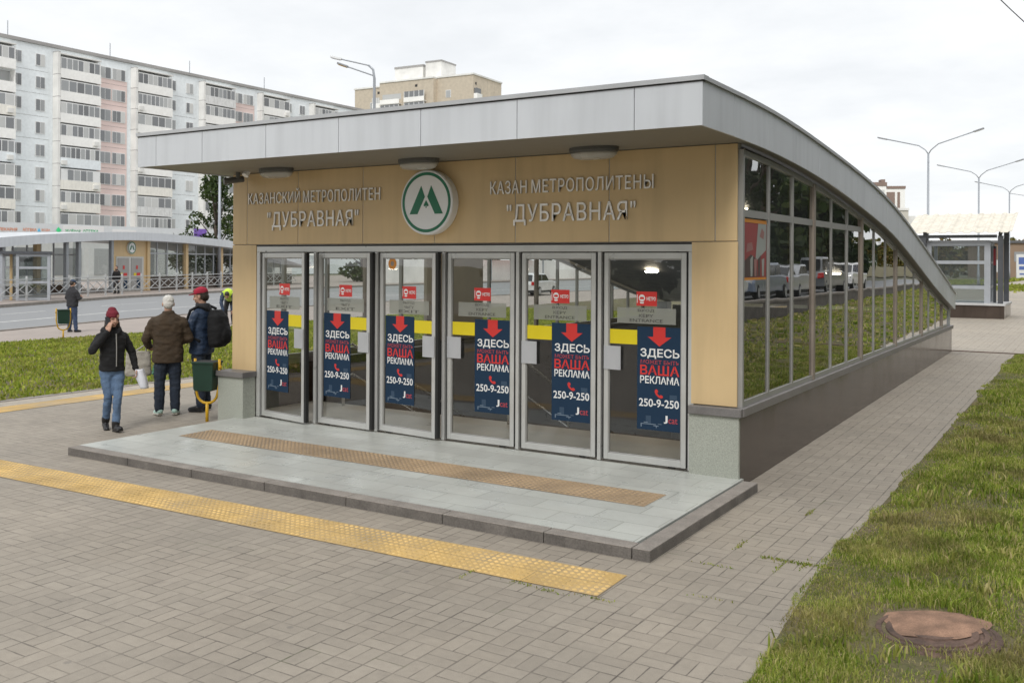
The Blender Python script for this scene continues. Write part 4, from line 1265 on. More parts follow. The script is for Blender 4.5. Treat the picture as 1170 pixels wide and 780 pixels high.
mb = MB(); mb.box(.01, 1.15, -.0, 5.75, -.1, .05); CANOPY = mb.mesh('balcony_roof', [M['panel_grey']])
BALM = [M['panel_white']] * 6 + [mat('cream_parapet', (.86, .83, .76), .8, var=.06, streak=.1), mat('pale_blue_parapet', (.80, .84, .86), .8, var=.06), mat('grey_parapet', (.74, .74, .73), .8, var=.1, streak=.2)]
for nme, a, b in zones:
    if nme != 'balc' or b > 72: continue
    mb = MB()
    for k in range(9):
        zc = F0 + 2.82 * k
        mb.box(.01, 1.12, a + .60, a + .95, zc - 1.45, zc + 1.31, 0); mb.box(.02, 1.14, a + .58, a + .97, zc + 1.31, zc + 1.37, 1)
    mb.build('side_panel', [M['panel_grey'], M['seam']], ap)
    for k in range(8, 0, -1):
        zc = F0 + 2.82 * k
        o = link('balcony', BAL, ap); o.location = (0, a + .98, zc - 1.75)
        o.material_slots[0].link = 'OBJECT'; o.material_slots[0].material = random.choice(BALM)
        v = random.choice([0, 0, 1, 2, 2, 3, 3, 4])
        g = link('glazing', GMS[v] if v < 4 else OPM, o)
        if random.random() < .4:
            mb = MB(); mb.box(1.101, 1.35, 0, .7, .15, .7); ac = mb.build('air_conditioner', M['panel_grey'], o); ac.location = (0, random.choice([.1, 4.6]), 0)
    o = link('balcony_roof', CANOPY, ap); o.location = (0, a + .98, ZT - .75)
for s_ in (3, 17.5, 31, 46):
    mb = MB(); mb.tube([(-4, s_, ZT), (-4, s_, ZT + 3.2)], .06, 6); mb.build('antenna', M['galv'], ap)

# ================================================================== shop row with signs
sp = empty('shop_row', (-88, 36, 0), 0, 'single storey row of shops with coloured sign lettering along its roof edge', 'shop row')
mb = MB(); mb.box(-8, 0, -12, 46, 0, 4.55); mb.build('wall', M['panel_white'], sp)
mb = MB(); mb.box(-8.2, .2, -12.2, 46.2, 4.56, 5.85); mb.build('sign_fascia', mat('pale_sign_fascia', (.66, .69, .70), .5, var=.04), sp)
for k in range(12):
    mb = MB(); mb.box(.0, .06, -10 + 4.5 * k, -7 + 4.5 * k, .6, 3.4, 0); mb.build('window', M['wglass'], sp)
def shop_text(s, ya, yb, m, z0=5.12, z1=5.66):
    mb = MB(); put_text(mb, s, lambda u, v, d: (.215, ya + (yb - ya) * u, z0 + (z1 - z0) * v), 0, 0, .02)
    mb.build('sign_lettering', M[m], sp, fix=False)
M['sign_orange'] = mat('sign_orange', (.75, .22, .06), .5); M['sign_green'] = mat('sign_green', (.02, .42, .16), .5)
M['sign_lime'] = mat('sign_bright_green', (.06, .75, .28), .5); M['sign_violet'] = mat('sign_violet', (.22, .12, .5), .5); M['sign_blue'] = mat('sign_blue', (.12, .5, .75), .5)
shop_text('ПЕКАРНЯ', 6.6, 8.45, 'sign_orange', 5.0, 5.3); shop_text('АПТЕКА', 9.0, 10.45, 'sign_orange', 5.02, 5.32); shop_text('ВОДА', 11.0, 11.9, 'sign_orange', 5.05, 5.3)
mb = MB(); mb.add([(.22, 10.52, 5.0), (.22, 10.9, 5.0), (.22, 10.71, 5.42)], [(0, 1, 2)]); mb.build('sign_mark', M['sign_blue'], sp, fix=False)
mb = MB(); mb.add([(.22, 12.5, 5.2), (.22, 12.8, 4.95), (.22, 13.15, 5.2), (.22, 12.8, 5.55)], [(0, 1, 2, 3)]); mb.build('sign_mark', M['sign_lime'], sp, fix=False)
mb = MB(); mb.box(.205, .25, 13.3, 18.0, 5.0, 5.75); mb.build('sign_panel', M['white'], sp)
for s_, a_, b_ in (('ЗЕЛЁНАЯ', 13.5, 15.25), ('АПТЕКА', 15.5, 17.35)):
    mb = MB(); put_text(mb, s_, lambda u, v, d: (.256, a_ + (b_ - a_) * u, 5.1 + .28 * v), 0, 0, .03); mb.build('sign_lettering', M['sign_green'], sp, fix=False)
mb = MB(); mb.box(.21, .25, 19, 22, 5.1, 5.5); mb.build('sign_panel', M['white'], sp)
vs_ = empty('violet_sign_kiosk', (-80, 60.2, 0), 0, 'white kiosk with a violet sign just left of the tree', 'kiosk')
mb = MB(); mb.box(-3, 0, -2.0, 2.0, 0, 4.6); mb.build('wall', M['panel_white'], vs_)
mb = MB(); mb.box(-.1, .0, -.7, .75, 4.605, 5.0); mb.box(.005, .1, -.8, .85, 5.0, 5.6); mb.build('sign_panel', M['sign_violet'], vs_)

# ================================================================== second metro pavilion over the road
import mathutils
PA, PBv = Vector((-47.75, 17.94, 0)), Vector((-57.0, 47.51, 0))
pdir = (PBv - PA).normalized(); pang = math.atan2(pdir.y, pdir.x)
pv = empty('metro_pavilion', PA + Vector((0, 0, .1)), pang, 'metro pavilion across the road, arched grey roof, glass walls and ochre doorway', 'metro pavilion')
PT = smoothtab([(-14, .9), (-8, 1.9), (-3, 2.72), (2.4, 3.36), (6.4, 3.66), (12.8, 4.0), (18.4, 3.98), (26, 3.70), (32, 3.2), (40, 2.0)], 1.5)
ptop = lambda s: interp(PT, s)
mb = MB(); q = lin(-14, 40, 40)
for a, b in zip(q[:-1], q[1:]):
    vs = []
    for s in (a, b): vs += [(s, 0, ptop(s) - .54), (s, 7.5, ptop(s) - .54), (s, 7.5, ptop(s)), (s, 0, ptop(s))]
    mb.add(vs, [(0, 4, 5, 1), (1, 5, 6, 2), (2, 6, 7, 3), (3, 7, 4, 0)])
mb.build('roof', M['fascia'], pv)
mb = MB(); mb.box(12.95, 16.7, .9, 1.1, 0, 3.5); mb.build('ochre_portal', M['clad'], pv)
mb = MB(); mb.box(13.3, 16.2, .86, .89, .02, 2.35, 0)
for x in (13.4, 14.8): mb.box(x + .05, x + 1.2, .84, .858, .1, 2.25, 1)
dr = mb.build('door', [M['alu'], M['alu_dark']], pv)
for x in (13.4, 14.8):
    mb = MB()
    mb.box(x + .3, x + .55, .82, .835, 1.0, 1.25, 0); mb.box(x + .62, x + .98, .82, .835, 1.0, 1.25, 1); mb.box(x + .62, x + 1.0, .82, .835, .2, .85, 2); mb.box(x + .55, x + .72, .82, .835, 1.5, 1.75, 1)
    mb.build('door_stickers', [M['yellow'], M['red'], M['navy']], dr)
mb = MB(); mb.lathe([(.42, 0), (.42, -.12)], (14.82, .89, 2.95), 'y', 32, 0)
e2 = mb.build('emblem', [M['emblem_white']], pv)
EC = (14.82, 2.95); ER = .42
mb = MB()
def ring2(r0, r1, y):
    vs = []; n = 32
    for k in range(n):
        a = 2 * math.pi * k / n; vs += [(EC[0] + r0 * math.cos(a), y, EC[1] + r0 * math.sin(a)), (EC[0] + r1 * math.cos(a), y, EC[1] + r1 * math.sin(a))]
    mb.add(vs, [(2 * k, 2 * k + 1, (2 * k + 3) % (2 * n), (2 * k + 2) % (2 * n)) for k in range(n)])
ring2(.34, .41, .765)
for s in (-1, 1): mb.add([(EC[0] + ER * s * a, .765, EC[1] + ER * b) for a, b in ((.19, .52), (.045, .17), (.33, -.36), (.64, -.36))], [(0, 1, 2, 3)])
mb.build('emblem_letter', M['green'], e2, fix=False)
mb = MB(); mb.box(16.75, 38, .95, 1.05, 0, .95, 0); mb.box(-10, 12.9, 3.2, 3.3, 0, .5, 0)
mb.build('plinth', M['plinth'], pv)
for s in (8.75, 16.7, 21.3, 26.05, 31):
    y = .8 if s > 10 else 3.0
    mb = MB(); mb.box(s - .16, s + .16, y, y + .3, 0, ptop(s) - .55); mb.build('ochre_pillar', M['clad'], pv)
for s in (8.03, 9.11, 12.2, 3.0, -2):
    mb = MB(); mb.box(s - .11, s + .11, .3, .52, 0, ptop(s) - .55); mb.build('steel_post', M['grey_post'], pv)
mb = MB()
for s in lin(17.9, 36, 15): mb.box(s - .04, s + .04, .97, 1.05, .951, ptop(s) - .56)
for s in lin(-8, 12.6, 18): mb.box(s - .04, s + .04, 3.2, 3.28, .501, ptop(s) - .56)
for a, b in ((16.9, 26), (26, 33)): mb.box(a, b, .98, 1.04, 2.55, 2.64)
mb.box(-4, 12.7, 3.21, 3.27, 2.4, 2.48)
mb.build('window_frame', M['light_frame'], pv)
mb = MB()
for a, b, y in ((16.9, 36, 1.01), (-8, 12.6, 3.24)):
    mb = MB(); q = lin(a, b, 14)
    for s0, s1 in zip(q[:-1], q[1:]): mb.add([(s0, y, .5), (s1, y, .5), (s1, y, ptop(s1) - .56), (s0, y, ptop(s0) - .56)], [(0, 1, 2, 3)])
    mb.build('glazing', M['glass_grey'], pv, fix=False)
mb = MB()
for a, b in ((16.9, 36),):
    q = lin(a, b, 14)
    for s0, s1 in zip(q[:-1], q[1:]): mb.add([(s0, 7.2, .5), (s1, 7.2, .5), (s1, 7.2, ptop(s1) - .56), (s0, 7.2, ptop(s0) - .56)], [(0, 1, 2, 3)])
mb.build('glazing', M['glass_grey'], pv, fix=False)
# glass lift kiosk in front of it, far left
kx = empty('glass_kiosk', (-45.0, 19.6, .1), R_(57), 'small glass lift kiosk with dark flat roof at the far left pavement', 'kiosk')
mb = MB(); mb.box(-1.2, 1.25, -1.0, 1.2, 2.42, 2.55); mb.build('roof', M['dark_post'], kx)
mb = MB()
for x in (-1.1, -.35, 1.1): mb.box(x - .07, x + .07, -.9, -.76, 0, 2.419)
for x in (-1.1, 1.1): mb.box(x - .07, x + .07, .9, 1.04, 0, 2.419)
for z in (.08, .95, 1.7, 2.34): mb.box(-.279, 1.029, -.88, -.78, z - .06, z + .06)
for z in (.08, 1.7, 2.34):
    mb.box(-1.03, 1.03, .92, 1.02, z - .05, z + .05); mb.box(1.05, 1.15, -.75, .89, z - .05, z + .05)
mb.build('frame', M['light_frame'], kx)
mb = MB()
mb.add([(-.3, -.83, .1), (1.05, -.83, .1), (1.05, -.83, 2.35), (-.3, -.83, 2.35)], [(0, 1, 2, 3)]); mb.add([(-1, .97, .1), (1.05, .97, .1), (1.05, .97, 2.35), (-1, .97, 2.35)], [(0, 1, 2, 3)]); mb.add([(1.1, -.8, .1), (1.1, .9, .1), (1.1, .9, 2.35), (1.1, -.8, 2.35)], [(0, 1, 2, 3)])
mb.build('glazing', M['glass_grey'], kx, fix=False)
mb = MB(); mb.box(-.25, .35, -.79, -.77, 2.0, 2.22); mb.build('dark_sign', M['dark'], kx)
mb = MB(); mb.box(-.75, -.62, .1, .3, 0, 2.4); mb.build('ochre_post', M['clad'], kx)
# steel railing with crossed bars along the far kerb
rl = empty('railing', (0, 0, .1), 0, 'white steel railing with crossed bars along the far kerb of the road', 'railing')
pts = [Vector((-36.5, 2.0, 0)), Vector((-40.2, 11.0, 0)), Vector((-43.9, 19.0, 0)), Vector((-48.5, 27.9, 0)), Vector((-54.6, 42.3, 0)), Vector((-58.5, 53, 0))]
mb = MB(); L = 2.1
mb.box(-.04, .04, -.04, .04, 0, 1.28)
mb.box(.04, L - .04, -.02, .02, 1.08, 1.13); mb.box(.04, L - .04, -.02, .02, .28, .33); mb.box(.04, L - .04, -.02, .02, .86, .90)
for a, b in ((.05, L / 2), (L / 2, L - .05)):
    mb.bar((a, 0, .34), (b, 0, .85), .035, .03); mb.bar((a, .002, .85), (b, .002, .34), .035, .03)
pan = mb.mesh('railing_panel', [M['white_paint']])
for a, b in zip(pts[:-1], pts[1:]):
    n = max(1, round((b - a).length / L)); d = (b - a) / n
    for k in range(n):
        p = a + d * k
        if 26.5 < p.y < 29.2: pass
        o = link('railing_panel', pan, rl); o.location = p; o.rotation_euler = (0, 0, math.atan2(d.y, d.x)); o.scale = (d.length / L, 1, 1)

# ================================================================== trees
def leaf_cloud(centers, radii, n_per, size, seed, squash=.8):
    r = np.random.default_rng(seed)
    P = []
    for c, rad in zip(centers, radii):
        n = int(n_per * rad * rad)
        d = r.normal(size=(n, 3)); d /= np.linalg.norm(d, axis=1)[:, None]
        rr = rad * r.uniform(.45, 1.05, n) ** .6
        q = d * rr[:, None]; q[:, 2] *= squash
        P.append(q + np.array(c))
    P = np.concatenate(P); n = len(P)
    a = r.normal(size=(n, 3)); a /= np.linalg.norm(a, axis=1)[:, None]
    b = np.cross(a, r.normal(size=(n, 3))); b /= np.linalg.norm(b, axis=1)[:, None]
    s = size * r.uniform(.55, 1.35, n)[:, None]
    V = np.stack([P - a * s, P + b * s * .6, P + a * s, P - b * s * .6], 1)
    return V
def quads_mesh(name, V, m):
    n = len(V)
    me = bpy.data.meshes.new(name)
    me.vertices.add(4 * n); me.vertices.foreach_set('co', V.reshape(-1))
    me.loops.add(4 * n); me.loops.foreach_set('vertex_index', np.arange(4 * n, dtype=np.int32))
    me.polygons.add(n); me.polygons.foreach_set('loop_start', (np.arange(n) * 4).astype(np.int32))
    me.materials.append(m); me.update(calc_edges=True)
    return me
def make_tree(name, loc, h, cw, leafm, seed, label, cat='tree', group=None, n_per=130, size=.16, trunk=.3, conifer=False):
    r = random.Random(seed)
    t = empty(name, loc, r.uniform(0, 6), label, cat, group)
    mb = MB()
    cs, rs = [], []
    mb.tube([(0, 0, -.2), (.05, 0, h * .25), (-.05, .08, h * .5), (.04, .0, h * .9)], [.024 * h, .018 * h, .012 * h, .003 * h], 8)
    if conifer:
        k = 17
        for i in range(k):
            f = i / (k - 1); z = h * (.12 + .86 * f); rad = cw * (1 - f) + .12
            for j in range(max(3, int(8 * (1 - f)) + 2)):
                a = r.uniform(0, 6.28); d = rad * r.uniform(.35, .95)
                cs.append((math.cos(a) * d, math.sin(a) * d, z - d * .25)); rs.append(max(.3, rad * .42))
                mb.tube([(0, 0, z), (math.cos(a) * d, math.sin(a) * d, z - d * .25)], [.03, .01], 4)
    else:
        for i in range(26):
            a = r.uniform(0, 6.28); f = r.uniform(0, 1)
            z = h * (trunk + (.96 - trunk) * f)
            d = cw * r.uniform(.25, 1.0) * math.sin(math.pi * (.18 + .74 * f)) 
            p = (math.cos(a) * d, math.sin(a) * d, z)
            cs.append(p); rs.append(cw * r.uniform(.20, .42))
            zb = h * (trunk * .8 + .45 * f)
            mb.tube([(0, 0, zb), (p[0] * .5, p[1] * .5, zb * .45 + z * .55), p], [.008 * h, .005 * h, .002 * h], 5)
    mb.build('trunk', M['bark'], t, smooth=True)
    me = quads_mesh('crown', leaf_cloud(cs, rs, n_per, size, seed, .85), leafm)
    link('crown', me, t)
    return t
make_tree('tree', (-64.3, 48.9, .05), 9.9, 3.0, M['leaf'], 11, 'dark green broadleaf tree beyond the road, left of the ochre front', n_per=190, size=.17, trunk=.14)
make_tree('tree', (-68.5, 49.0, .05), 5.2, 2.0, M['leaf'], 12, 'low round dark tree left of the taller tree beyond the road', n_per=190, size=.15, trunk=.2)
# trees that stand along the car park right of the building (seen mirrored in the side windows)
grp = 'trees behind the parked cars'
T1 = make_tree('tree', (15.5, 4, .8), 12.5, 4.2, M['leaf'], 21, 'tall dark broadleaf tree behind the parked cars, mirrored in the side windows', group=grp, n_per=85, size=.33, trunk=.10)
T2 = make_tree('spruce_tree', (14.6, 9, .8), 13.5, 3.2, M['conifer'], 22, 'dark spruce behind the parked cars, mirrored in the side windows', group='spruces behind the parked cars', n_per=60, size=.34, conifer=True)
for i, (x, y, s) in enumerate(((15.2, -3, 1.0), (16.5, -10, 1.05), (16, 15, 1.1), (15, 26, .95), (16, 33, 1.1), (15.4, 46, 1.05), (17, 55, 1.1), (15.6, 66, 1.0), (17, 80, 1.1), (22, 0, 1.3), (22, 12, 1.25), (23, 24, 1.3), (22, 38, 1.2), (23, 52, 1.25), (23, 70, 1.3))):
    c = copy_tree(T1); c.location = (x, y, .8); c.scale = (s, s, s); c.rotation_euler = (0, 0, i * 1.7)
for i, (x, y, s) in enumerate(((14.8, 21, .9), (15.2, 40, 1.0), (14.6, 60, .95), (15.5, -7, 1.0))):
    c = copy_tree(T2); c.location = (x, y, .8); c.scale = (s, s, s); c.rotation_euler = (0, 0, i * 2.1)
B1 = make_tree('bush', (13.9, 2.5, .75), 3.4, 1.9, M['grass_far'], 41, 'bright green bush behind the parked cars, mirrored in the side windows', 'bush', 'bushes behind the parked cars', n_per=110, size=.2, trunk=.05)
for i, y in enumerate((6.5, 11.5, 16.0, 19.5, 25, 31, 37)):
    c = copy_tree(B1); c.location = (13.9 + .3 * (i % 2), y, .75); c.rotation_euler = (0, 0, i * 1.9); c.scale = (1, 1, .8 + .15 * (i % 3))
# trees opposite the front, mirrored faintly in the doors
for i, (x, y, s) in enumerate(((-16, -34, 1.1), (-9, -37, 1.2), (-2, -35, 1.1), (5, -33, 1.2), (12, -30, 1.1), (-24, -36, 1.2), (18, -22, 1.1))):
    c = copy_tree(T1); c.location = (x, y, 0); c.scale = (s, s, s); c.rotation_euler = (0, 0, i * 1.3)
    c['label'] = 'tall dark broadleaf tree on the far side of the plaza, opposite the entrance doors'; c['group'] = 'trees opposite the entrance doors'
# far line of trees
def far_trees():
    r = np.random.default_rng(5)
    cs = []; rs = []
    for k in range(130):
        x = -40 + k * .62 + r.uniform(-1, 1); y = 205 + r.uniform(-6, 12)
        cs.append((x, y, r.uniform(1.5, 5.2) + 1.2 * math.sin(k * .31))); rs.append(r.uniform(1.4, 2.9))
    me = quads_mesh('far_trees', leaf_cloud(cs, rs, 26, .55, 5, .9), M['leaf_autumn'])
    o = link('far_trees', me); tag(o, 'low line of olive and yellowish trees on the horizon behind the brick building', 'trees', None, 'stuff')
far_trees()
make_tree('tree', (-14.0, 120, .6), 4.0, 2.0, M['leaf_autumn'], 31, 'small bushy tree seen between the lamp pole and the shelter roof', n_per=60, size=.3, trunk=.1)

# ================================================================== retaining wall and car park on the right
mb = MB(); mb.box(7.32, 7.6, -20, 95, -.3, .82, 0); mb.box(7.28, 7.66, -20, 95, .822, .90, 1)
tag(mb.build('retaining_wall', [M['kerb'], M['kerb_top']]), 'low grey concrete retaining wall along the lawn, mirrored in the side windows', 'wall')
mb = MB(); mb.box(7.66, 13.2, -20, 95, .4, .78)
struct('car_park', mb, M['asphalt'])
mb = MB(); mb.box(13.21, 60, -40, 140, .2, .74)
struct('raised_ground', mb, M['soil'])

# ================================================================== cars
def car_paint(name, col):
    m, nt, bs = newmat(name)
    bs.inputs['Base Color'].default_value = (*col, 1); bs.inputs['Roughness'].default_value = .3
    bs.inputs['Metallic'].default_value = .25; bs.inputs['Coat Weight'].default_value = .6; bs.inputs['Coat Roughness'].default_value = .05
    v = coord(nt); c = mixc(nt, 1.0, (*col, 1), ramp(nt, noisetex(nt, v, 2.0), .3, .7, .9, 1.08), 'MULTIPLY'); nt.links.new(c, bs.inputs['Base Color'])
    return m
M['car_glass'] = mat('car_glass', (.02, .022, .025), .06, var=.1, spec=.8)
M['tyre'] = mat('tyre_rubber', (.018, .018, .018), .85)
M['rim'] = mat('wheel_rim', (.4, .41, .42), .35, metal=.6)
M['taillight'] = mat('tail_light', (.4, .01, .01), .2)
M['headlight'] = mat('headlight', (.7, .7, .68), .1, metal=.3)
def make_car(loc, rz, paint, label, kind='hatch', group='cars parked above the retaining wall', scale=1.0):
    t = empty('car', loc, rz, label, 'car', group)
    # side profile along x (front at +x), z up: lower body then cabin
    L = 4.2
    if kind == 'suv':
        low = [(-2.1, .35), (-2.15, .75), (-2.08, 1.02), (1.05, 1.08), (1.9, .98), (2.1, .8), (2.12, .4)]
        cab = [(-2.04, 1.0), (-1.9, 1.60), (-1.6, 1.72), (.25, 1.70), (1.12, 1.04)]
    elif kind == 'sedan':
        low = [(-2.15, .38), (-2.2, .75), (-2.12, .95), (-1.3, 1.0), (1.0, .98), (1.95, .82), (2.15, .7), (2.16, .35)]
        cab = [(-1.55, .95), (-.85, 1.42), (-.4, 1.47), (.35, 1.45), (1.1, .95)]
    else:
        low = [(-1.95, .36), (-2.0, .75), (-1.95, .95), (1.0, 1.0), (1.75, .86), (1.95, .7), (1.97, .36)]
        cab = [(-1.92, .92), (-1.7, 1.42), (-1.3, 1.52), (.25, 1.48), (1.08, .96)]
    def loft(prof, secs):
        vs = []; n = len(prof)
        for yy, f, dz in secs:
            cx = sum(p[0] for p in prof) / n
            for x, z in prof: vs.append((cx + (x - cx) * f, yy, z + dz * (1 if z > 1.2 else .3)))
        fs = []
        for i in range(len(secs) - 1):
            for k in range(n):
                k2 = (k + 1) % n; fs.append((i * n + k, i * n + k2, (i + 1) * n + k2, (i + 1) * n + k))
        fs += [tuple(range(n)), tuple((len(secs) - 1) * n + k for k in range(n))]
        return vs, fs
    mb = MB()
    mb.add(*loft(low, [(-.84, .955, -.03), (-.80, .985, 0), (-.4, 1, .01), (.4, 1, .01), (.80, .985, 0), (.84, .955, -.03)]))
    mb.add(*loft(cab, [(-.66, .93, -.06), (-.60, .97, -.01), (0, 1, .0), (.60, .97, -.01), (.66, .93, -.06)]))
    body = mb.build('body', paint, t, bevel=.03)
    # glazing proud of the cabin
    cx = sum(p[0] for p in cab) / len(cab)
    mb = MB()
    zt, zb = cab[2][1] - .12, cab[0][1] + .08
    def xat(z, front):
        a, b = (cab[-1], cab[-2]) if front else (cab[0], cab[1])
        return a[0] + (b[0] - a[0]) * (z - a[1]) / (b[1] - a[1])
    for s in (-1, 1):
        xb0, xb1, xt0, xt1 = xat(zb, 0) + .16, xat(zb, 1) - .22, xat(zt, 0) + .14, xat(zt, 1) - .14
        xm = (xb0 + xb1) / 2
        for (a, b, c, d) in ((xb0, xm - .04, xm - .04, xt0), (xm + .04, xb1, min(xt1, xb1), xm + .04)):
            mb.add([(a, s * .672, zb), (b, s * .672, zb), (c, s * .668, zt), (d, s * .668, zt)], [(0, 1, 2, 3)])
    for front in (0, 1):
        o_ = .02 if front else -.02
        mb.add([(xat(zb, front) + o_, -.56, zb), (xat(zb, front) + o_, .56, zb), (xat(zt, front) + o_, .52, zt), (xat(zt, front) + o_, -.52, zt)], [(0, 1, 2, 3)])
    mb.build('windows', M['car_glass'], body)
    for x in (-1.28, 1.28):
        for s in (-1, 1):
            mb = MB(); mb.lathe([(.2, -.1), (.30, -.1), (.325, -.06), (.325, .06), (.30, .1), (.2, .1)], (x, s * .76, .325), 'y', 22)
            w = mb.build('wheel', M['tyre'], t, smooth=False)
            mb = MB(); mb.lathe([(.205, 0), (.19, .012), (.05, .02)], (x, s * .862 - (.0 if s > 0 else .02), .325), 'y', 16); mb.build('rim', M['rim'], w)
    xb, xf = low[1][0], low[-2][0]
    for s in (-1, 1):
        mb = MB(); mb.box(xb - .01, xb + .12, min(s * .55, s * .79), max(s * .55, s * .79), .72, .95); mb.build('tail_light', M['taillight'], t, bevel=.01)
        mb = MB(); mb.box(xf - .22, xf - .02, min(s * .48, s * .78), max(s * .48, s * .78), .64, .80); mb.build('headlight', M['headlight'], t, bevel=.02)
    mb = MB(); mb.box(xb - .005, xb + .1, -.25, .25, .5, .6, 0); mb.build('number_plate', M['white'], t)
    mb = MB(); mb.box(-2.0 + .05, 1.95, -.7, .7, .22, .40); mb.build('underbody', M['rubber'], t)
    t.scale = (scale,) * 3
    return t
PA_ = {k: car_paint('paint_' + k, c) for k, c in dict(white=(.72, .72, .72), silver=(.42, .43, .45), grey=(.16, .17, .18), black=(.02, .02, .022), beige=(.55, .53, .46), blue=(.16, .20, .27)).items()}
carlist = [(1.0, 'black', 'suv', 'black'), (4.6, 'silver', 'suv', 'dark silver'), (8.6, 'grey', 'suv', 'dark grey'), (13.0, 'white', 'hatch', 'white'), (17.8, 'beige', 'sedan', 'pale beige'), (22.6, 'white', 'sedan', 'white'), (27.4, 'blue', 'hatch', 'blue grey'), (32.2, 'silver', 'sedan', 'silver'), (38.0, 'grey', 'suv', 'dark grey'), (44.0, 'white', 'hatch', 'white')]
ords = ['first', 'second', 'third', 'fourth', 'fifth', 'sixth', 'seventh', 'eighth', 'ninth', 'tenth']
for i, (y, c, k, nm) in enumerate(carlist):
    make_car((8.75, y, .78), R_(90 if i % 3 else -90), PA_[c], f'{nm} car, {ords[i]} from the front in the row mirrored in the side windows', k, scale=(1.0, .98, 1.03)[i % 3])
make_car((-29.5, 46.0, -.02), R_(98), PA_['white'], 'white hatchback on the road seen through the glass doors', 'hatch', None)
# red advertising panel and concrete wall beyond the road, seen through the doors
mb = MB(); mb.box(-56, -55.7, 60, 120, 0, 2.4); tag(mb.build('concrete_wall', M['panel_grey']), 'pale concrete wall beyond the road, seen through the glass doors', 'wall')
rb = empty('red_banner', (-54, 84, 2.0), R_(0), 'red banner with white bands above the concrete wall, seen through the glass doors', 'banner')
mb = MB(); mb.box(-.1, 0, -6, 6, 0.6, 3.4); mb.build('cloth', M['red'], rb)
mb = MB(); mb.box(.005, .02, -5, 5, 1.2, 1.6); mb.box(.005, .02, -4, 4, 2.2, 2.6); mb.build('white_band', M['white'], rb)
mb = MB(); mb.box(-.2, -.105, -5.8, -5.6, -2, 3.4); mb.box(-.2, -.105, 5.6, 5.8, -2, 3.4); mb.build('post', M['grey_post'], rb)
for i, (x, y, s) in enumerate(((-66, 78, .9), (-64, 95, 1.0), (-68, 112, 1.1), (-62, 66, .75), (-66, 130, 1.1))):
    c = copy_tree(T1); c.location = (x, y, 0); c.scale = (s, s, s * .8); c.rotation_euler = (0, 0, i * 1.1 + .4)
    c['label'] = 'dark broadleaf tree behind the concrete wall beyond the road'; c['group'] = 'trees behind the concrete wall'

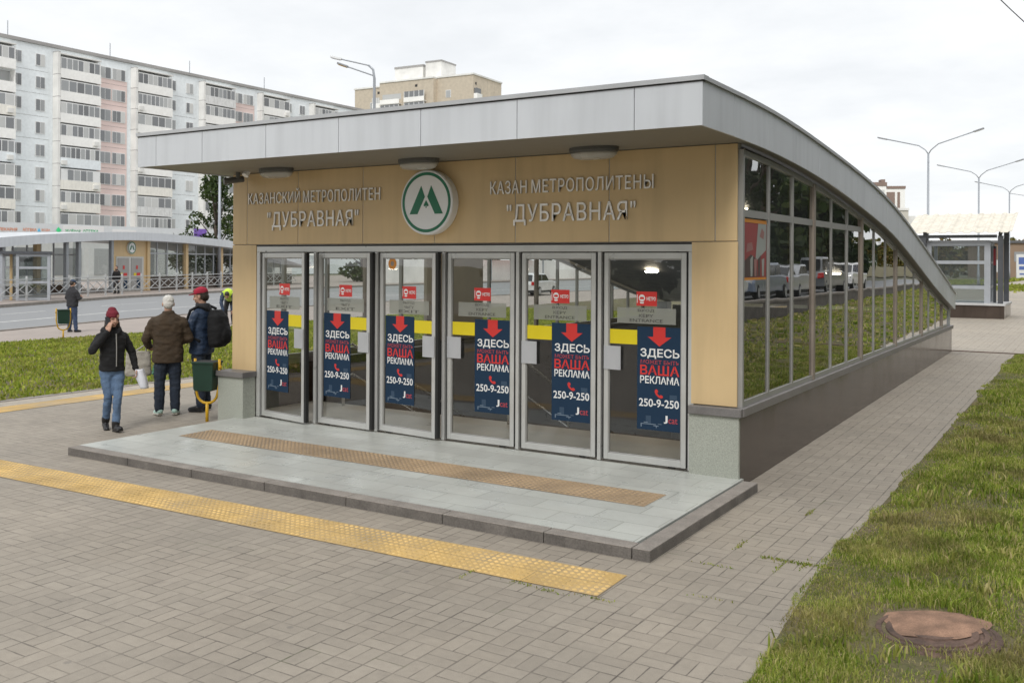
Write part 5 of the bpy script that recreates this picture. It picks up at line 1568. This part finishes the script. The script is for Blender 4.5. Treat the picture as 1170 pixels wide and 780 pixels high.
# ================================================================== people
_ico = bmesh.new(); bmesh.ops.create_icosphere(_ico, subdivisions=2, radius=1.0)
ICO = [v.co.copy() for v in _ico.verts]; ICOF = [tuple(v.index for v in f.verts) for f in _ico.faces]; _ico.free()
class Shape:
    """collects overlapping solids and fuses them into one smooth surface"""
    def __init__(s): s.bm = bmesh.new()
    def cap(s, a, ra, b, rb):
        a, b = Vector(a), Vector(b)
        t = bmesh.new()
        for p in ICO: t.verts.new(a + p * ra)
        for p in ICO: t.verts.new(b + p * rb)
        r = bmesh.ops.convex_hull(t, input=t.verts)
        dead = [g for g in r['geom_interior'] if isinstance(g, bmesh.types.BMVert)]
        bmesh.ops.delete(t, geom=dead, context='VERTS')
        me = bpy.data.meshes.new('tmp_shape'); t.to_mesh(me); t.free(); s.bm.from_mesh(me); bpy.data.meshes.remove(me)
        return s
    def chain(s, pts, rs):
        for i in range(len(pts) - 1): s.cap(pts[i], rs[i], pts[i + 1], rs[i + 1])
        return s
    def ell(s, c, r, rot=None):
        Mx = Matrix.Translation(c) @ (rot.to_4x4() if rot else Matrix()) @ Matrix.Diagonal((r[0], r[1], r[2], 1))
        vs = [s.bm.verts.new(Mx @ p) for p in ICO]
        for f in ICOF: s.bm.faces.new([vs[i] for i in f])
        return s
    def loft(s, rings, n=20, e=2.4):
        """rings: (center, rx, ry[, yaw])"""
        L = []
        for rg in rings:
            c, rx, ry = Vector(rg[0]), rg[1], rg[2]
            row = []
            for k in range(n):
                a = 2 * math.pi * k / n; ca, sa = math.cos(a), math.sin(a)
                x = rx * math.copysign(abs(ca) ** (2 / e), ca); y = ry * math.copysign(abs(sa) ** (2 / e), sa)
                row.append(s.bm.verts.new(c + Vector((x, y, 0))))
            L.append(row)
        for i in range(len(L) - 1):
            for k in range(n): s.bm.faces.new((L[i][k], L[i][(k + 1) % n], L[i + 1][(k + 1) % n], L[i + 1][k]))
        s.bm.faces.new(L[0][::-1]); s.bm.faces.new(L[-1])
        return s
    def boxy(s, c, h, rot=None):
        Mx = Matrix.Translation(c) @ (rot.to_4x4() if rot else Matrix())
        vs = [s.bm.verts.new(Mx @ Vector((x * h[0], y * h[1], z * h[2]))) for z in (-1, 1) for x, y in ((-1, -1), (1, -1), (1, 1), (-1, 1))]
        for f in ((3, 2, 1, 0), (4, 5, 6, 7), (0, 1, 5, 4), (1, 2, 6, 5), (2, 3, 7, 6), (3, 0, 4, 7)): s.bm.faces.new([vs[i] for i in f])
        return s
    def done(s, name, mats, parent, k, voxel=.011, it=3, fold=0.0, fs=9.0, paint=None, cut=None):
        bmesh.ops.recalc_face_normals(s.bm, faces=s.bm.faces)
        me = bpy.data.meshes.new(name); s.bm.to_mesh(me); s.bm.free()
        o = bpy.data.objects.new(name, me); COL.objects.link(o)
        r = o.modifiers.new('Remesh', 'REMESH'); r.mode = 'VOXEL'; r.voxel_size = voxel; r.use_smooth_shade = True
        if it:
            sm = o.modifiers.new('Smooth', 'SMOOTH'); sm.iterations = it; sm.factor = .5
        dg = bpy.context.evaluated_depsgraph_get(); dg.update()
        m2 = bpy.data.meshes.new_from_object(o.evaluated_get(dg))
        bpy.data.objects.remove(o); bpy.data.meshes.remove(me)
        m2.name = name
        n = len(m2.vertices); co_ = np.empty(n * 3); m2.vertices.foreach_get('co', co_); co_ = co_.reshape(-1, 3)
        if fold:
            no = np.empty(n * 3); m2.vertices.foreach_get('normal', no); no = no.reshape(-1, 3)
            off = np.array([noise.noise(Vector((c[0] * fs, c[1] * fs, c[2] * fs * 1.7))) + .5 * noise.noise(Vector((c[0] * fs * 2.3, c[1] * fs * 2.3, c[2] * fs * 3.6))) for c in co_])
            co_ += no * (off * fold)[:, None]
        m2.materials.clear()
        for mt in (mats if isinstance(mats, (list, tuple)) else [mats]): m2.materials.append(mt)
        if paint:
            mi = []
            for p in m2.polygons:
                c = co_[list(p.vertices)].mean(0); mi.append(paint(c))
            m2.polygons.foreach_set('material_index', mi)
        m2.vertices.foreach_set('co', (co_ * k).reshape(-1))
        m2.polygons.foreach_set('use_smooth', [True] * len(m2.polygons)); m2.update()
        return link(name, m2, parent)

M['skin'] = mat('skin', (.46, .27, .19), .55, var=.06, scale=20)
M['skin_dark'] = mat('eye_brow_dark', (.12, .06, .045), .5)  # dark colour of the eyes and brows
M['lip'] = mat('lips', (.33, .13, .11), .5)
def cloth(name, col, rough=.85, var=.18): return mat(name, col, rough, var=var, scale=9, fine=.15, fscale=110, bmp=.25)
M['c_black'] = cloth('black_quilted_cloth', (.008, .008, .009), .85)
M['c_jeans'] = cloth('washed_blue_denim', (.10, .16, .26))
M['c_jeans_dark'] = cloth('dark_blue_denim', (.018, .027, .045))
M['c_maroon'] = cloth('maroon_knit', (.16, .012, .025))
M['c_brown'] = cloth('brown_corduroy', (.055, .036, .02))
M['c_navy'] = cloth('navy_shell_cloth', (.022, .042, .085), .6)
M['c_red'] = cloth('red_cap_cloth', (.38, .012, .04))
M['c_dark'] = cloth('charcoal_cloth', (.028, .028, .032))
M['c_hivis'] = mat('hivis_yellow', (.52, .72, .05), .6, var=.1)
M['c_reflect'] = mat('grey_reflective_band', (.55, .55, .53), .4)
M['boot'] = mat('black_leather', (.012, .012, .013), .4, var=.2)
M['mint'] = mat('pale_mint_shoe', (.42, .60, .53), .6, var=.1)
M['sole'] = mat('white_sole', (.55, .52, .46), .7)
M['hair_white'] = mat('white_hair', (.62, .60, .56), .7, var=.15, scale=30, bmp=.5, fscale=90)
M['hair_dark'] = mat('dark_brown_hair', (.03, .02, .014), .6, var=.2, scale=30)
M['tote'] = cloth('beige_canvas', (.36, .335, .29))
M['green_bag'] = mat('green_plastic_bag', (.03, .24, .11), .3, var=.2, scale=6, bmp=.4, fscale=25)
M['paper'] = mat('white_paper', (.72, .73, .78), .6, var=.06)
M['phone'] = mat('black_phone', (.01, .01, .012), .15)

def hand(sh, wr, d, n, curl=.5, k=1.0, thumb_side=1):
    """wr wrist, d pointing along the hand, n palm normal"""
    d = Vector(d).normalized(); n = Vector(n); n = (n - d * n.dot(d)).normalized(); lat = d.cross(n) * thumb_side
    wr = Vector(wr)
    sh.cap(wr, .026 * k, wr + d * .03, .027 * k)
    for j in range(4): sh.cap(wr + d * .02 + lat * (.024 - .016 * j), .015 * k, wr + d * .085 + lat * (.029 - .0195 * j), .0125 * k)
    for j, ln in enumerate((.068, .076, .071, .056)):
        p = wr + d * .088 + lat * (.029 - .0195 * j)
        a = 0; q = p
        for seg in (.45, .32, .23):
            a += curl * .75
            q2 = q + (d * math.cos(a) + n * math.sin(a)) * ln * seg
            sh.cap(q, .0088, q2, .0080); q = q2
    p = wr + d * .025 + lat * .028; q = p + (d * .55 + lat * .7 + n * .25).normalized() * .045; sh.cap(p, .014, q, .0105)
    sh.cap(q, .0105, q + (d * .9 + lat * .1 + n * (.3 + .4 * curl)).normalized() * .032, .0085)

def head_shape(sh, c, yaw=0, pitch=0):
    """head centred at c, face towards -Y, then turned"""
    R = Matrix.Rotation(yaw, 3, 'Z') @ Matrix.Rotation(pitch, 3, 'X')
    c = Vector(c)
    P = lambda x, y, z: c + R @ Vector((x, y, z))
    sh.ell(P(0, .012, .028), (.076, .095, .092), R); sh.ell(P(0, -.022, -.032), (.060, .070, .080), R)
    sh.ell(P(0, -.045, -.085), (.034, .036, .030), R)
    sh.cap(P(0, -.088, .012), .011, P(0, -.106, -.028), .0145)
    for s in (-1, 1):
        sh.ell(P(s * .077, .012, -.012), (.012, .021, .032), R); sh.ell(P(s * .032, -.074, .026), (.026, .016, .010), R); sh.ell(P(s * .038, -.062, -.034), (.022, .022, .022), R)
        sh.ell(P(s * .013, -.09, -.03), (.010, .012, .009), R)
    sh.ell(P(0, -.083, -.060), (.024, .014, .007), R); sh.ell(P(0, -.081, -.070), (.021, .014, .008), R)
    return P, R
def face_paint(P, R, c):
    Ri = R.inverted(); c = Vector(c)
    def f(q):
        v = Ri @ (Vector(q) - c)
        if v.y < -.05:
            for s in (-1, 1):
                if ((v.x - s * .032) / .014) ** 2 + ((v.z - .008) / .0065) ** 2 < 1: return 1
                if ((v.x - s * .033) / .02) ** 2 + ((v.z - .032) / .0045) ** 2 < 1: return 1
            if (v.x / .022) ** 2 + ((v.z + .065) / .0085) ** 2 < 1: return 2
        return 0
    return f
def V3(*a): return Vector(a)

def person(name_label, loc, rz, H, arms, legs, head_yaw=0, head_pitch=0, jacket=None, hem=.84, pants=None, shoes=None, sole=None, lean=(0, 0), build=1.0, gender='m', hood=False, hair=None, hat=None, collar=True, group=None, curls=(.6, .6), palm=((1, 0, 0), (-1, 0, 0)), pant_w=1.0, long_coat=False):
    """body built for 1.72 m standing height, facing -Y, then scaled to H"""
    k = H / 1.72
    t = empty('person', loc, rz, name_label, 'person', group)
    lx, ly = lean
    hipz = .92
    def T(z): # trunk lean: offset of the trunk axis at height z
        f = max(0, z - hipz) / .55
        return lx * f, ly * f
    def C(z, dy=0): a = T(z); return (a[0], a[1] + dy, z)
    nk = C(1.46, .012); hc = (C(1.60)[0], C(1.60)[1] - .02, 1.605)
    shw = .185 * build
    body = Shape()
    body.loft([(C(.86), .15, .10), (C(.98), .155, .105), (C(1.12), .135 * build, .10), (C(1.30), .165 * build, .11), (C(1.40), .15 * build, .09), (C(1.46, .01), .06, .055)])
    body.chain([C(1.40, .02), nk, (hc[0], hc[1] + .02, hc[2] - .05)], [.065, .055, .055])
    P, R = head_shape(body, hc, head_yaw, head_pitch)
    J = {}
    for i, s in enumerate((-1, 1)):
        sh_ = V3(C(1.365)[0] + s * (shw - .014), C(1.365)[1] + .012, 1.345)
        el, wr, hd = [Vector(v) for v in arms[i]]
        J[s] = (sh_, el, wr, hd)
        body.chain([sh_, el, wr], [.05, .038, .027]); hand(body, wr, hd, palm[i], curls[i], 1.0, 1 if s < 0 else -1)
        kn, an, tz = [Vector(v) for v in legs[i]]
        hp = V3(s * .085, 0, .90)
        body.chain([hp, kn, an], [.08, .055, .04]); body.cap(an, .04, an + V3(0, 0, -.03), .034)
    body.done('body', [M['skin'], M['skin_dark'], M['lip']], t, k, .0062, 2, paint=face_paint(P, R, hc))
    # jacket
    j = Shape()
    b = build
    wst = .155 if gender == 'f' else .172
    rings = [(C(hem), (.178 if gender == 'f' else .186) * b, .135), (C(hem + .07), (.176 if gender == 'f' else .19) * b, .14), (C(1.08), wst * b + .012, .135), (C(1.22), (.178 if gender == 'f' else .2) * b, .14), (C(1.32, .005), .203 * b, .135), (C(1.385, .012), .178 * b, .11), (C(1.43, .018), .12, .09), (C(1.465, .02), .075, .072)]
    if collar: rings.append((C(1.50, .015), .078, .075))
    j.loft(rings, 24)
    for s in (-1, 1):
        sh_, el, wr, hd = J[s]
        j.ell(sh_ + V3(-s * .03, 0, .0), (.075, .07, .062)); m_ = el.lerp(wr, .92)
        j.cap(V3(C(1.42)[0] + s * .055, C(1.42)[1] + .015, 1.415), .062, sh_ + V3(-s * .01, 0, -.006), .066)
        j.chain([sh_, sh_.lerp(el, .5), el, m_], [.064 * b, .064 * b, .06 * b, .05 * b])
    if hood:
        j.ell((C(1.45)[0], C(1.45)[1] + .085, 1.44), (.13, .075, .09)); 
        for s in (-1, 1): j.chain([(C(1.45)[0] + s * .10, C(1.45)[1] + .05, 1.45), (C(1.45)[0] + s * .075, C(1.45)[1] - .06, 1.43), (C(1.45)[0] + s * .03, C(1.45)[1] - .10, 1.38)], [.05, .045, .035])
    jk = j.done('jacket', jacket, t, k, .0105, 6, .013, 8.0)
    # trousers
    p = Shape()
    p.loft([(C(.99), .158, .112), (C(.93), .168, .12), ((0, 0, .86), .168, .118), ((0, 0, .80), .15, .105)][::-1], 20)
    for i, s in enumerate((-1, 1)):
        kn, an, tz = [Vector(v) for v in legs[i]]
        w_ = pant_w
        p.chain([V3(s * .082, 0, .87), V3(s * .085, 0, .87).lerp(kn, .5), kn, kn.lerp(an, .45), an + V3(0, 0, .0)], [.098, .088 * (1 + (w_ - 1) * .5), .068 * w_, .064 * w_, .056 * w_])
    p.done('trousers', pants, t, k, .0105, 3, .010, 9.0)
    for i, s in enumerate((-1, 1)):
        kn, an, tz = [Vector(v) for v in legs[i]]
        d = tz.normalized(); f = Shape()
        side = V3(-d.y, d.x, 0).normalized() if abs(d.z) < .95 else V3(1, 0, 0)
        dn = side.cross(d).normalized(); 
        if dn.z > 0: dn = -dn
        heel = an + dn * .035 - d * .035
        f.cap(heel, .042, an + dn * .045 + d * .06, .043); f.cap(an + dn * .045 + d * .05, .045, an + dn * .055 + d * .155, .033)
        if shoes[1]: f.cap(an + (kn - an).normalized() * .045, .060, an, .056)
        else: f.cap(an + V3(0, 0, .02), .045, an, .048)
        lo = dn * .088
        f.boxy(an + lo + d * .055 - dn * .01, (.105, .040, .012), Matrix((d, side, -dn)).transposed())
        o0 = an + lo
        mats = [shoes[0], sole or shoes[0]]
        f.done('shoe', mats, t, k, .0075, 3, 0, 1, paint=lambda c, o0=o0, dn=dn: 1 if (Vector(c) - o0).dot(dn) > -.026 else 0)
    if hair:
        h = Shape(); kind, hm = hair
        h.ell(P(0, .020, .040), (.083, .098, .090), R); h.ell(P(0, .055, -.01), (.074, .062, .075), R)
        if kind == 'long':
            for s in (-1, 1): h.chain([P(s * .07, .02, .0), P(s * .085, .0, -.10), P(s * .075, -.04, -.19)], [.03, .032, .02])
        # keep the face clear
        ho = h.done('hair', hm, t, k, .008, 2, .004, 30.0)
        bm = bmesh.new(); bm.from_mesh(ho.data)
        Ri = R.inverted()
        dead = [v for v in bm.verts if (lambda q: q.y < -.035 and q.z < .075)(Ri @ (v.co / k - Vector(hc)))]
        bmesh.ops.delete(bm, geom=dead, context='VERTS'); bm.to_mesh(ho.data); bm.free()
    if hat:
        kind, hm = hat
        h = Shape()
        if kind == 'beanie':
            h.ell(P(0, .012, .062), (.089, .106, .088), R); h.ell(P(0, .012, .05), (.094, .11, .035), R); h.ell(P(0, .03, .125), (.06, .07, .05), R)
            h.done('beanie', hm, t, k, .008, 3, .003, 25)
        else:
            h.ell(P(0, .012, .062), (.087, .105, .074), R); h.ell(P(0, .012, .045), (.088, .106, .022), R)
            ho = h.done('cap', hm, t, k, .007, 3)
            br = Shape(); 
            for xx in (-.05, -.025, 0, .025, .05): br.cap(P(xx, -.07, .05), .008, P(xx * 1.05, -.175 + abs(xx) * .5, .036), .006)
            br.done('cap_brim', hm, ho, k, .006, 3)
            mb = MB()
            q = [P(x, y, z) * k for x, y, z in ((-.03, -.098, .07), (.03, -.098, .07), (.026, -.075, .118), (-.026, -.075, .118))]
            mb.add(q, [(0, 1, 2, 3)]); mb.build('cap_badge', M['white'], ho, fix=False) if kind == 'badge' else None
    return t, k, J, P, R

# the woman in the maroon beanie, walking towards the camera with her hand at her face
wl = ((V3(-.06, -.04, .50), V3(-.05, .13, .12), V3(-.1, -1, -.35)), (V3(.04, -.15, .495), V3(.01, -.16, .088), V3(.15, -1, .18)))
wa = ((V3(-.30, -.10, 1.17), V3(-.10, -.165, 1.44), V3(.22, .12, .95)), (V3(.29, .02, 1.10), V3(.32, -.05, .87), V3(.05, -.25, -1)))
wo, k, J, P, R = person('woman in maroon beanie and black jacket walking with one hand at her face', (-8.04, -1.44, 0), R_(70), 1.57, wa, wl, head_yaw=.18, head_pitch=.12, jacket=M['c_black'], hem=.86, pants=M['c_jeans'], shoes=(M['boot'], True), gender='f', build=.98, hood=True, hair=('long', M['hair_dark']), hat=('beanie', M['c_maroon']), curls=(.55, .75), palm=((.9, .6, .0), (-1, 0, 0)), pant_w=.92)
mb = MB(); q = [P(x, y, z) * k for x, y, z in ((-.02 + .03, -.105, .045), (.048, -.10, .045), (.048, -.095, .075), (.01, -.101, .075))]; mb.add(q, [(0, 1, 2, 3)]); mb.build('beanie_badge', M['skin'], wo, fix=False)
mb = MB(); mb.tube([(.015 * k, -.150 * k, 1.40 * k), (.02 * k, -.152 * k, 1.2 * k), (.02 * k, -.150 * k, .93 * k)], .007, 6); mb.build('zip', M['alu_dark'], wo)
def held(name, label, cat, owner, build):
    e = empty(name, owner.location, owner.rotation_euler.z, label, cat)
    build(e); return e
def paper_(e):
    mb = MB(); c = Vector((.345, -.085, .80)) * k
    vs = []
    n = 10
    for i in range(n + 1):
        f = i / n; w = .055 + .015 * math.sin(f * 3)
        p = c + Vector((.02 + .05 * f, -.05 * f, .06 - .26 * f))
        vs += [p + Vector((-w, .02 * math.sin(f * 5), 0)), p + Vector((-.01, -.035, .0)), p + Vector((w * .8, .01, .0))]
    fs = []
    for i in range(n): a = 3 * i; fs += [(a, a + 1, a + 4, a + 3), (a + 1, a + 2, a + 5, a + 4)]
    mb.add(vs, fs); o = mb.build('folded_sheet', M['paper'], e, smooth=True, fix=False)
    s_ = o.modifiers.new('Solidify', 'SOLIDIFY'); s_.thickness = .012
held('folded_paper', 'folded white paper held in the hand of the woman in the beanie', 'paper', wo, paper_)
def phone_(e):
    mb = MB(); c = P(-.088, -.045, -.02) * k
    mb.bar(c + Vector((-.005, .02, .06)) * k, c + Vector((.0, -.03, -.06)) * k, .012, .06, 0, up=(1, 0, 0)); mb.build('phone_body', M['phone'], e, bevel=.003)
held('phone', 'black phone held to the cheek of the woman in the beanie', 'phone', wo, phone_)

# the old man seen from behind, tote bag on his left arm
ol = ((V3(-.10, -.02, .49), V3(-.10, .03, .10), V3(-.25, -1, -.05)), (V3(.11, .0, .49), V3(.115, .02, .10), V3(.35, -1, -.05)))
oa = ((V3(-.285, .0, 1.10), V3(-.17, -.22, 1.04), V3(.5, -.8, .1)), (V3(.30, .0, 1.10), V3(.26, -.20, .98), V3(-.2, -.9, -.1)))
om, ko, Jo, Po, Ro = person('white haired man seen from behind in brown corduroy jacket, dark jeans and mint shoes', (-8.44, -.24, 0), R_(232), 1.73, oa, ol, head_yaw=.05, head_pitch=.1, jacket=M['c_brown'], hem=.76, pants=M['c_jeans_dark'], shoes=(M['mint'], False), sole=M['sole'], build=1.14, hair=('short', M['hair_white']), curls=(.9, 1.0), palm=((0, .2, -1), (0, .2, -1)), pant_w=1.2)
def tote_(e):
    s = Shape(); s.loft([((.40, -.13, .565), .165, .05), ((.40, -.13, .60), .18, .06), ((.40, -.13, .75), .17, .05), ((.40, -.13, .92), .165, .03)], 24, 3.2)
    o = s.done('bag_cloth', M['tote'], e, ko, .0105, 2, .010, 9)
    mb = MB()
    for y in (-.15, -.11): mb.tube([V3(.30, y, .91) * ko, V3(.29, -.19, 1.0) * ko, V3(.28, -.23, 1.015) * ko, V3(.33, -.2, .99) * ko, V3(.46, y, .91) * ko], .012, 6)
    mb.build('handles', M['tote'], e, smooth=True)
held('tote_bag', 'pale beige canvas tote bag hanging from the white haired man\'s hand', 'bag', om, tote_)

# the man in the red cap with a backpack, by the bin
rl_ = ((V3(-.09, -.03, .49), V3(-.09, .03, .10), V3(-.15, -1, -.05)), (V3(.10, .02, .49), V3(.11, .06, .10), V3(.2, -1, -.05)))
ra = ((V3(-.30, .03, 1.10), V3(-.28, -.12, .88), V3(.05, -.35, -1)), (V3(.27, -.06, 1.10), V3(.20, -.34, .88), V3(-.05, -.3, -1)))
rm, kr, Jr, Pr, Rr = person('man in red cap and navy jacket with black backpack standing behind the litter bin', (-8.36, .30, 0), R_(-72), 1.83, ra, rl_, head_yaw=.1, head_pitch=.14, jacket=M['c_navy'], hem=.80, pants=M['c_jeans_dark'], shoes=(M['boot'], False), build=1.06, hair=('short', M['hair_dark']), hat=('badge', M['c_red']), curls=(1.0, 1.0), palm=((1, 0, .0), (-1, 0, 0)), pant_w=1.1)
s = Shape(); s.loft([((0, .015, 1.38), .15, .11), ((0, .02, 1.44), .12, .105), ((0, .01, 1.51), .085, .09)], 20)
s.done('dark_collar', M['c_dark'], rm, kr, .01, 3, .006, 12)
def pack_(e):
    s = Shape(); s.loft([((0, .25, .90), .13, .08), ((0, .27, .96), .165, .12), ((0, .27, 1.15), .17, .135), ((0, .25, 1.33), .15, .11), ((0, .22, 1.42), .10, .06)], 24, 2.8)
    s.ell((0, .39, 1.07), (.12, .05, .13))
    o = s.done('pack_body', M['c_black'], e, kr, .0105, 4, .006, 10)
    for sx in (-1, 1):
        mb = MB(); mb.tube([V3(sx * .10, .16, 1.43) * kr, V3(sx * .125, .03, 1.475) * kr, V3(sx * .13, -.10, 1.41) * kr, V3(sx * .14, -.155, 1.25) * kr, V3(sx * .17, -.10, 1.08) * kr, V3(sx * .18, .08, .99) * kr], .022, 8); mb.build('strap', M['c_black'], e, smooth=True)
held('backpack', 'black backpack on the back of the man in the red cap', 'backpack', rm, pack_)
def gbag_(e):
    s = Shape(); s.loft([((.22, -.50, .50), .10, .06), ((.22, -.50, .53), .13, .13), ((.22, -.48, .64), .11, .11), ((.21, -.42, .74), .05, .05), ((.20, -.37, .80), .02, .02)], 20, 2.2)
    s.done('bag_film', M['green_bag'], e, kr, .009, 1, .022, 14)
held('plastic_bag', 'green plastic carrier bag held by the man in the red cap', 'bag', rm, gbag_)

# man in dark jacket by the far bin, looking down at his hands
fl = ((V3(-.10, -.02, .49), V3(-.16, .0, .10), V3(-.3, -1, -.05)), (V3(.10, -.02, .49), V3(.11, .02, .10), V3(.3, -1, -.05)))
fa = ((V3(-.27, -.02, 1.12), V3(-.09, -.27, 1.12), V3(.7, -.6, .3)), (V3(.27, -.02, 1.12), V3(.09, -.27, 1.12), V3(-.7, -.6, .3)))
person('man in charcoal jacket and dark cap standing by the far bin, seen from behind', (-24.1, 8.54, -.01), R_(190), 1.62, fa, fl, head_pitch=.35, jacket=M['c_dark'], hem=.84, pants=cloth('blue_denim', (.035, .055, .11)), shoes=(M['boot'], False), build=1.05, hair=('short', M['hair_dark']), hat=('plain', M['c_navy']), curls=(.9, .9), palm=((0, .3, 1), (0, .3, 1)), pant_w=1.1)
# passer-by at the doorway over the road
pl2 = ((V3(-.09, -.10, .49), V3(-.09, .0, .10), V3(0, -1, -.05)), (V3(.09, .02, .49), V3(.09, .1, .10), V3(0, -1, -.05)))
pa2 = ((V3(-.25, .02, 1.12), V3(-.24, -.04, .88), V3(0, -.2, -1)), (V3(.25, .02, 1.12), V3(.24, -.04, .88), V3(0, -.2, -1)))
person('distant figure in black beside a post near the ochre doorway across the road', (-49.6, 28.3, .1), R_(20), 1.75, pa2, pl2, jacket=M['c_black'], hem=.80, pants=M['c_dark'], shoes=(M['boot'], False), hair=('short', M['hair_dark']))

# worker bending down in a high visibility vest, partly behind the building
wk = empty('person', (-23.1, 13.88, -.01), R_(40), 'worker in yellow high visibility vest bending down at the road edge', 'person')
body = Shape()
hips = V3(0, .22, .90); chest = V3(0, -.22, 1.10); nk = V3(0, -.36, 1.10); hc = V3(0, -.47, 1.04)
body.chain([hips, chest, nk], [.13, .13, .05]); body.cap(nk, .05, hc, .05)
P, R = head_shape(body, hc, 0, .95)
for s, wr in ((-1, V3(-.14, -.36, .46)), (1, V3(.16, -.32, .50))):
    sh_ = V3(s * .18, -.24, 1.06); el = V3(s * .22, -.30, .78)
    body.chain([sh_, el, wr], [.05, .04, .028]); hand(body, wr, (0, -.1, -1), (-s, 0, 0), .7, 1, -s)
    kn = V3(s * .12, .02, .50); an = V3(s * .12, .12, .10); body.chain([hips + V3(s * .08, 0, 0), kn, an], [.08, .055, .04])
body.done('body', [M['skin'], M['skin_dark'], M['lip']], wk, 1.0, .007, 2, paint=face_paint(P, R, hc))
j = Shape(); j.chain([hips + V3(0, -.02, .05), chest, nk + V3(0, .03, 0)], [.16, .165, .075])
for s, wr in ((-1, V3(-.14, -.36, .46)), (1, V3(.16, -.32, .50))):
    sh_ = V3(s * .17, -.24, 1.07); el = V3(s * .22, -.30, .78); j.chain([sh_, el, el.lerp(wr, .9)], [.08, .065, .05])
j.done('jacket', M['c_navy'], wk, 1.0, .012, 3, .012, 8)
j = Shape(); j.chain([hips + V3(0, -.10, .06), chest, nk + V3(0, .07, .0)], [.172, .178, .095])
for s in (-1, 1): j.cap((s * .15, -.22, 1.09), .085, (s * .18, -.23, 1.05), .085)
j.done('vest', [M['c_hivis'], M['c_reflect']], wk, 1.0, .012, 3, .006, 8, paint=lambda c: 1 if -.06 < c[1] < -.01 else 0)
j = Shape()
j.ell(hips, (.17, .14, .13))
for s in (-1, 1):
    kn = V3(s * .12, .02, .50); an = V3(s * .12, .12, .10); j.chain([hips + V3(s * .08, 0, 0), kn, an], [.105, .078, .065])
j.done('trousers', M['c_dark'], wk, 1.0, .012, 3, .01, 9)
for s in (-1, 1):
    f = Shape(); an = V3(s * .12, .12, .09); f.cap(an + V3(0, .03, -.04), .045, an + V3(0, -.14, -.055), .035); f.cap(an + V3(0, 0, .06), .055, an, .05); f.done('boot', M['boot'], wk, 1.0, .009, 2)
h = Shape(); h.ell(P(0, .022, .045), (.084, .098, .086), R); h.ell(P(0, .06, -.005), (.072, .055, .07), R); h.done('hair', M['hair_dark'], wk, 1.0, .009, 2)

# ================================================================== world, sun, camera
w = bpy.data.worlds.new('World'); scene.world = w; w.use_nodes = True
nt = w.node_tree; L = nt.links
bg = nt.nodes['Background']
SUN_EL, SUN_AZ = R_(48), math.atan2(-.93, .30)   # direction towards the sun
sky = nt.nodes.new('ShaderNodeTexSky'); sky.sky_type = 'NISHITA'; sky.sun_disc = False
sky.sun_elevation = SUN_EL; sky.sun_rotation = math.pi / 2 - SUN_AZ
tc = nt.nodes.new('ShaderNodeTexCoord')
sep = nt.nodes.new('ShaderNodeSeparateXYZ'); L.new(tc.outputs['Generated'], sep.inputs[0])
# soft cloud layer: direction projected on a plane overhead
zc = mth(nt, 'ADD', mth(nt, 'MAXIMUM', sep.outputs[2], 0.0), .16)
cb = nt.nodes.new('ShaderNodeCombineXYZ')
L.new(mth(nt, 'DIVIDE', sep.outputs[0], zc), cb.inputs[0]); L.new(mth(nt, 'DIVIDE', sep.outputs[1], zc), cb.inputs[1])
n1 = noisetex(nt, cb.outputs[0], .75, 6.0, .55); n2 = noisetex(nt, cb.outputs[0], 2.6, 5.0, .6)
nn = mth(nt, 'ADD', mth(nt, 'MULTIPLY', n1, .7), mth(nt, 'MULTIPLY', n2, .3))
cl = ramp(nt, nn, .37, .63, 9.7, 11.5)
zen = ramp(nt, sep.outputs[2], .35, 1.0, 1.0, 1.22)
v = mth(nt, 'MULTIPLY', cl, zen)
ctint = mixc(nt, ramp(nt, nn, .40, .60), (.955, .978, 1.0, 1), (.99, .997, 1.0, 1))
cc = mixc(nt, 1.0, ctint, v, 'MULTIPLY')
n_ = nt.nodes.new('ShaderNodeMix'); n_.data_type = 'RGBA'; n_.inputs['Factor'].default_value = .93
L.new(sky.outputs[0], n_.inputs['A']); L.new(cc, n_.inputs['B'])
L.new(n_.outputs['Result'], bg.inputs['Color']); bg.inputs['Strength'].default_value = .1

sl = bpy.data.lights.new('sun', 'SUN'); sl.energy = 1.7; sl.angle = R_(18); sl.color = (1, .975, .94)
so = bpy.data.objects.new('sun', sl); COL.objects.link(so)
dv = Vector((math.cos(SUN_EL) * math.cos(SUN_AZ), math.cos(SUN_EL) * math.sin(SUN_AZ), math.sin(SUN_EL)))
so.rotation_euler = dv.to_track_quat('Z', 'Y').to_euler(); so.location = dv * 60

cam = bpy.data.cameras.new('camera'); co = bpy.data.objects.new('camera', cam); COL.objects.link(co)
cam.sensor_width = 36; cam.lens = 1087 / 1170 * 36; cam.clip_end = 4000; cam.clip_start = .1
cam.shift_y = -(390 - 298.7) / 1170
m3 = Matrix.Rotation(R_(31.9), 3, 'Z') @ Matrix.Rotation(R_(90), 3, 'X') @ Matrix.Rotation(R_(.284), 3, 'Z')
co.matrix_world = Matrix.Translation((3.08, -9.32, 2.25)) @ m3.to_4x4()
cam.dof.use_dof = True; cam.dof.focus_distance = 11.5; cam.dof.aperture_fstop = 4.5
scene.camera = co
scene.view_settings.view_transform = 'Standard'; scene.view_settings.look = 'None'; scene.view_settings.exposure = 0
scene.render.engine = 'CYCLES'
scene.cycles.max_bounces = 8; scene.cycles.transparent_max_bounces = 16
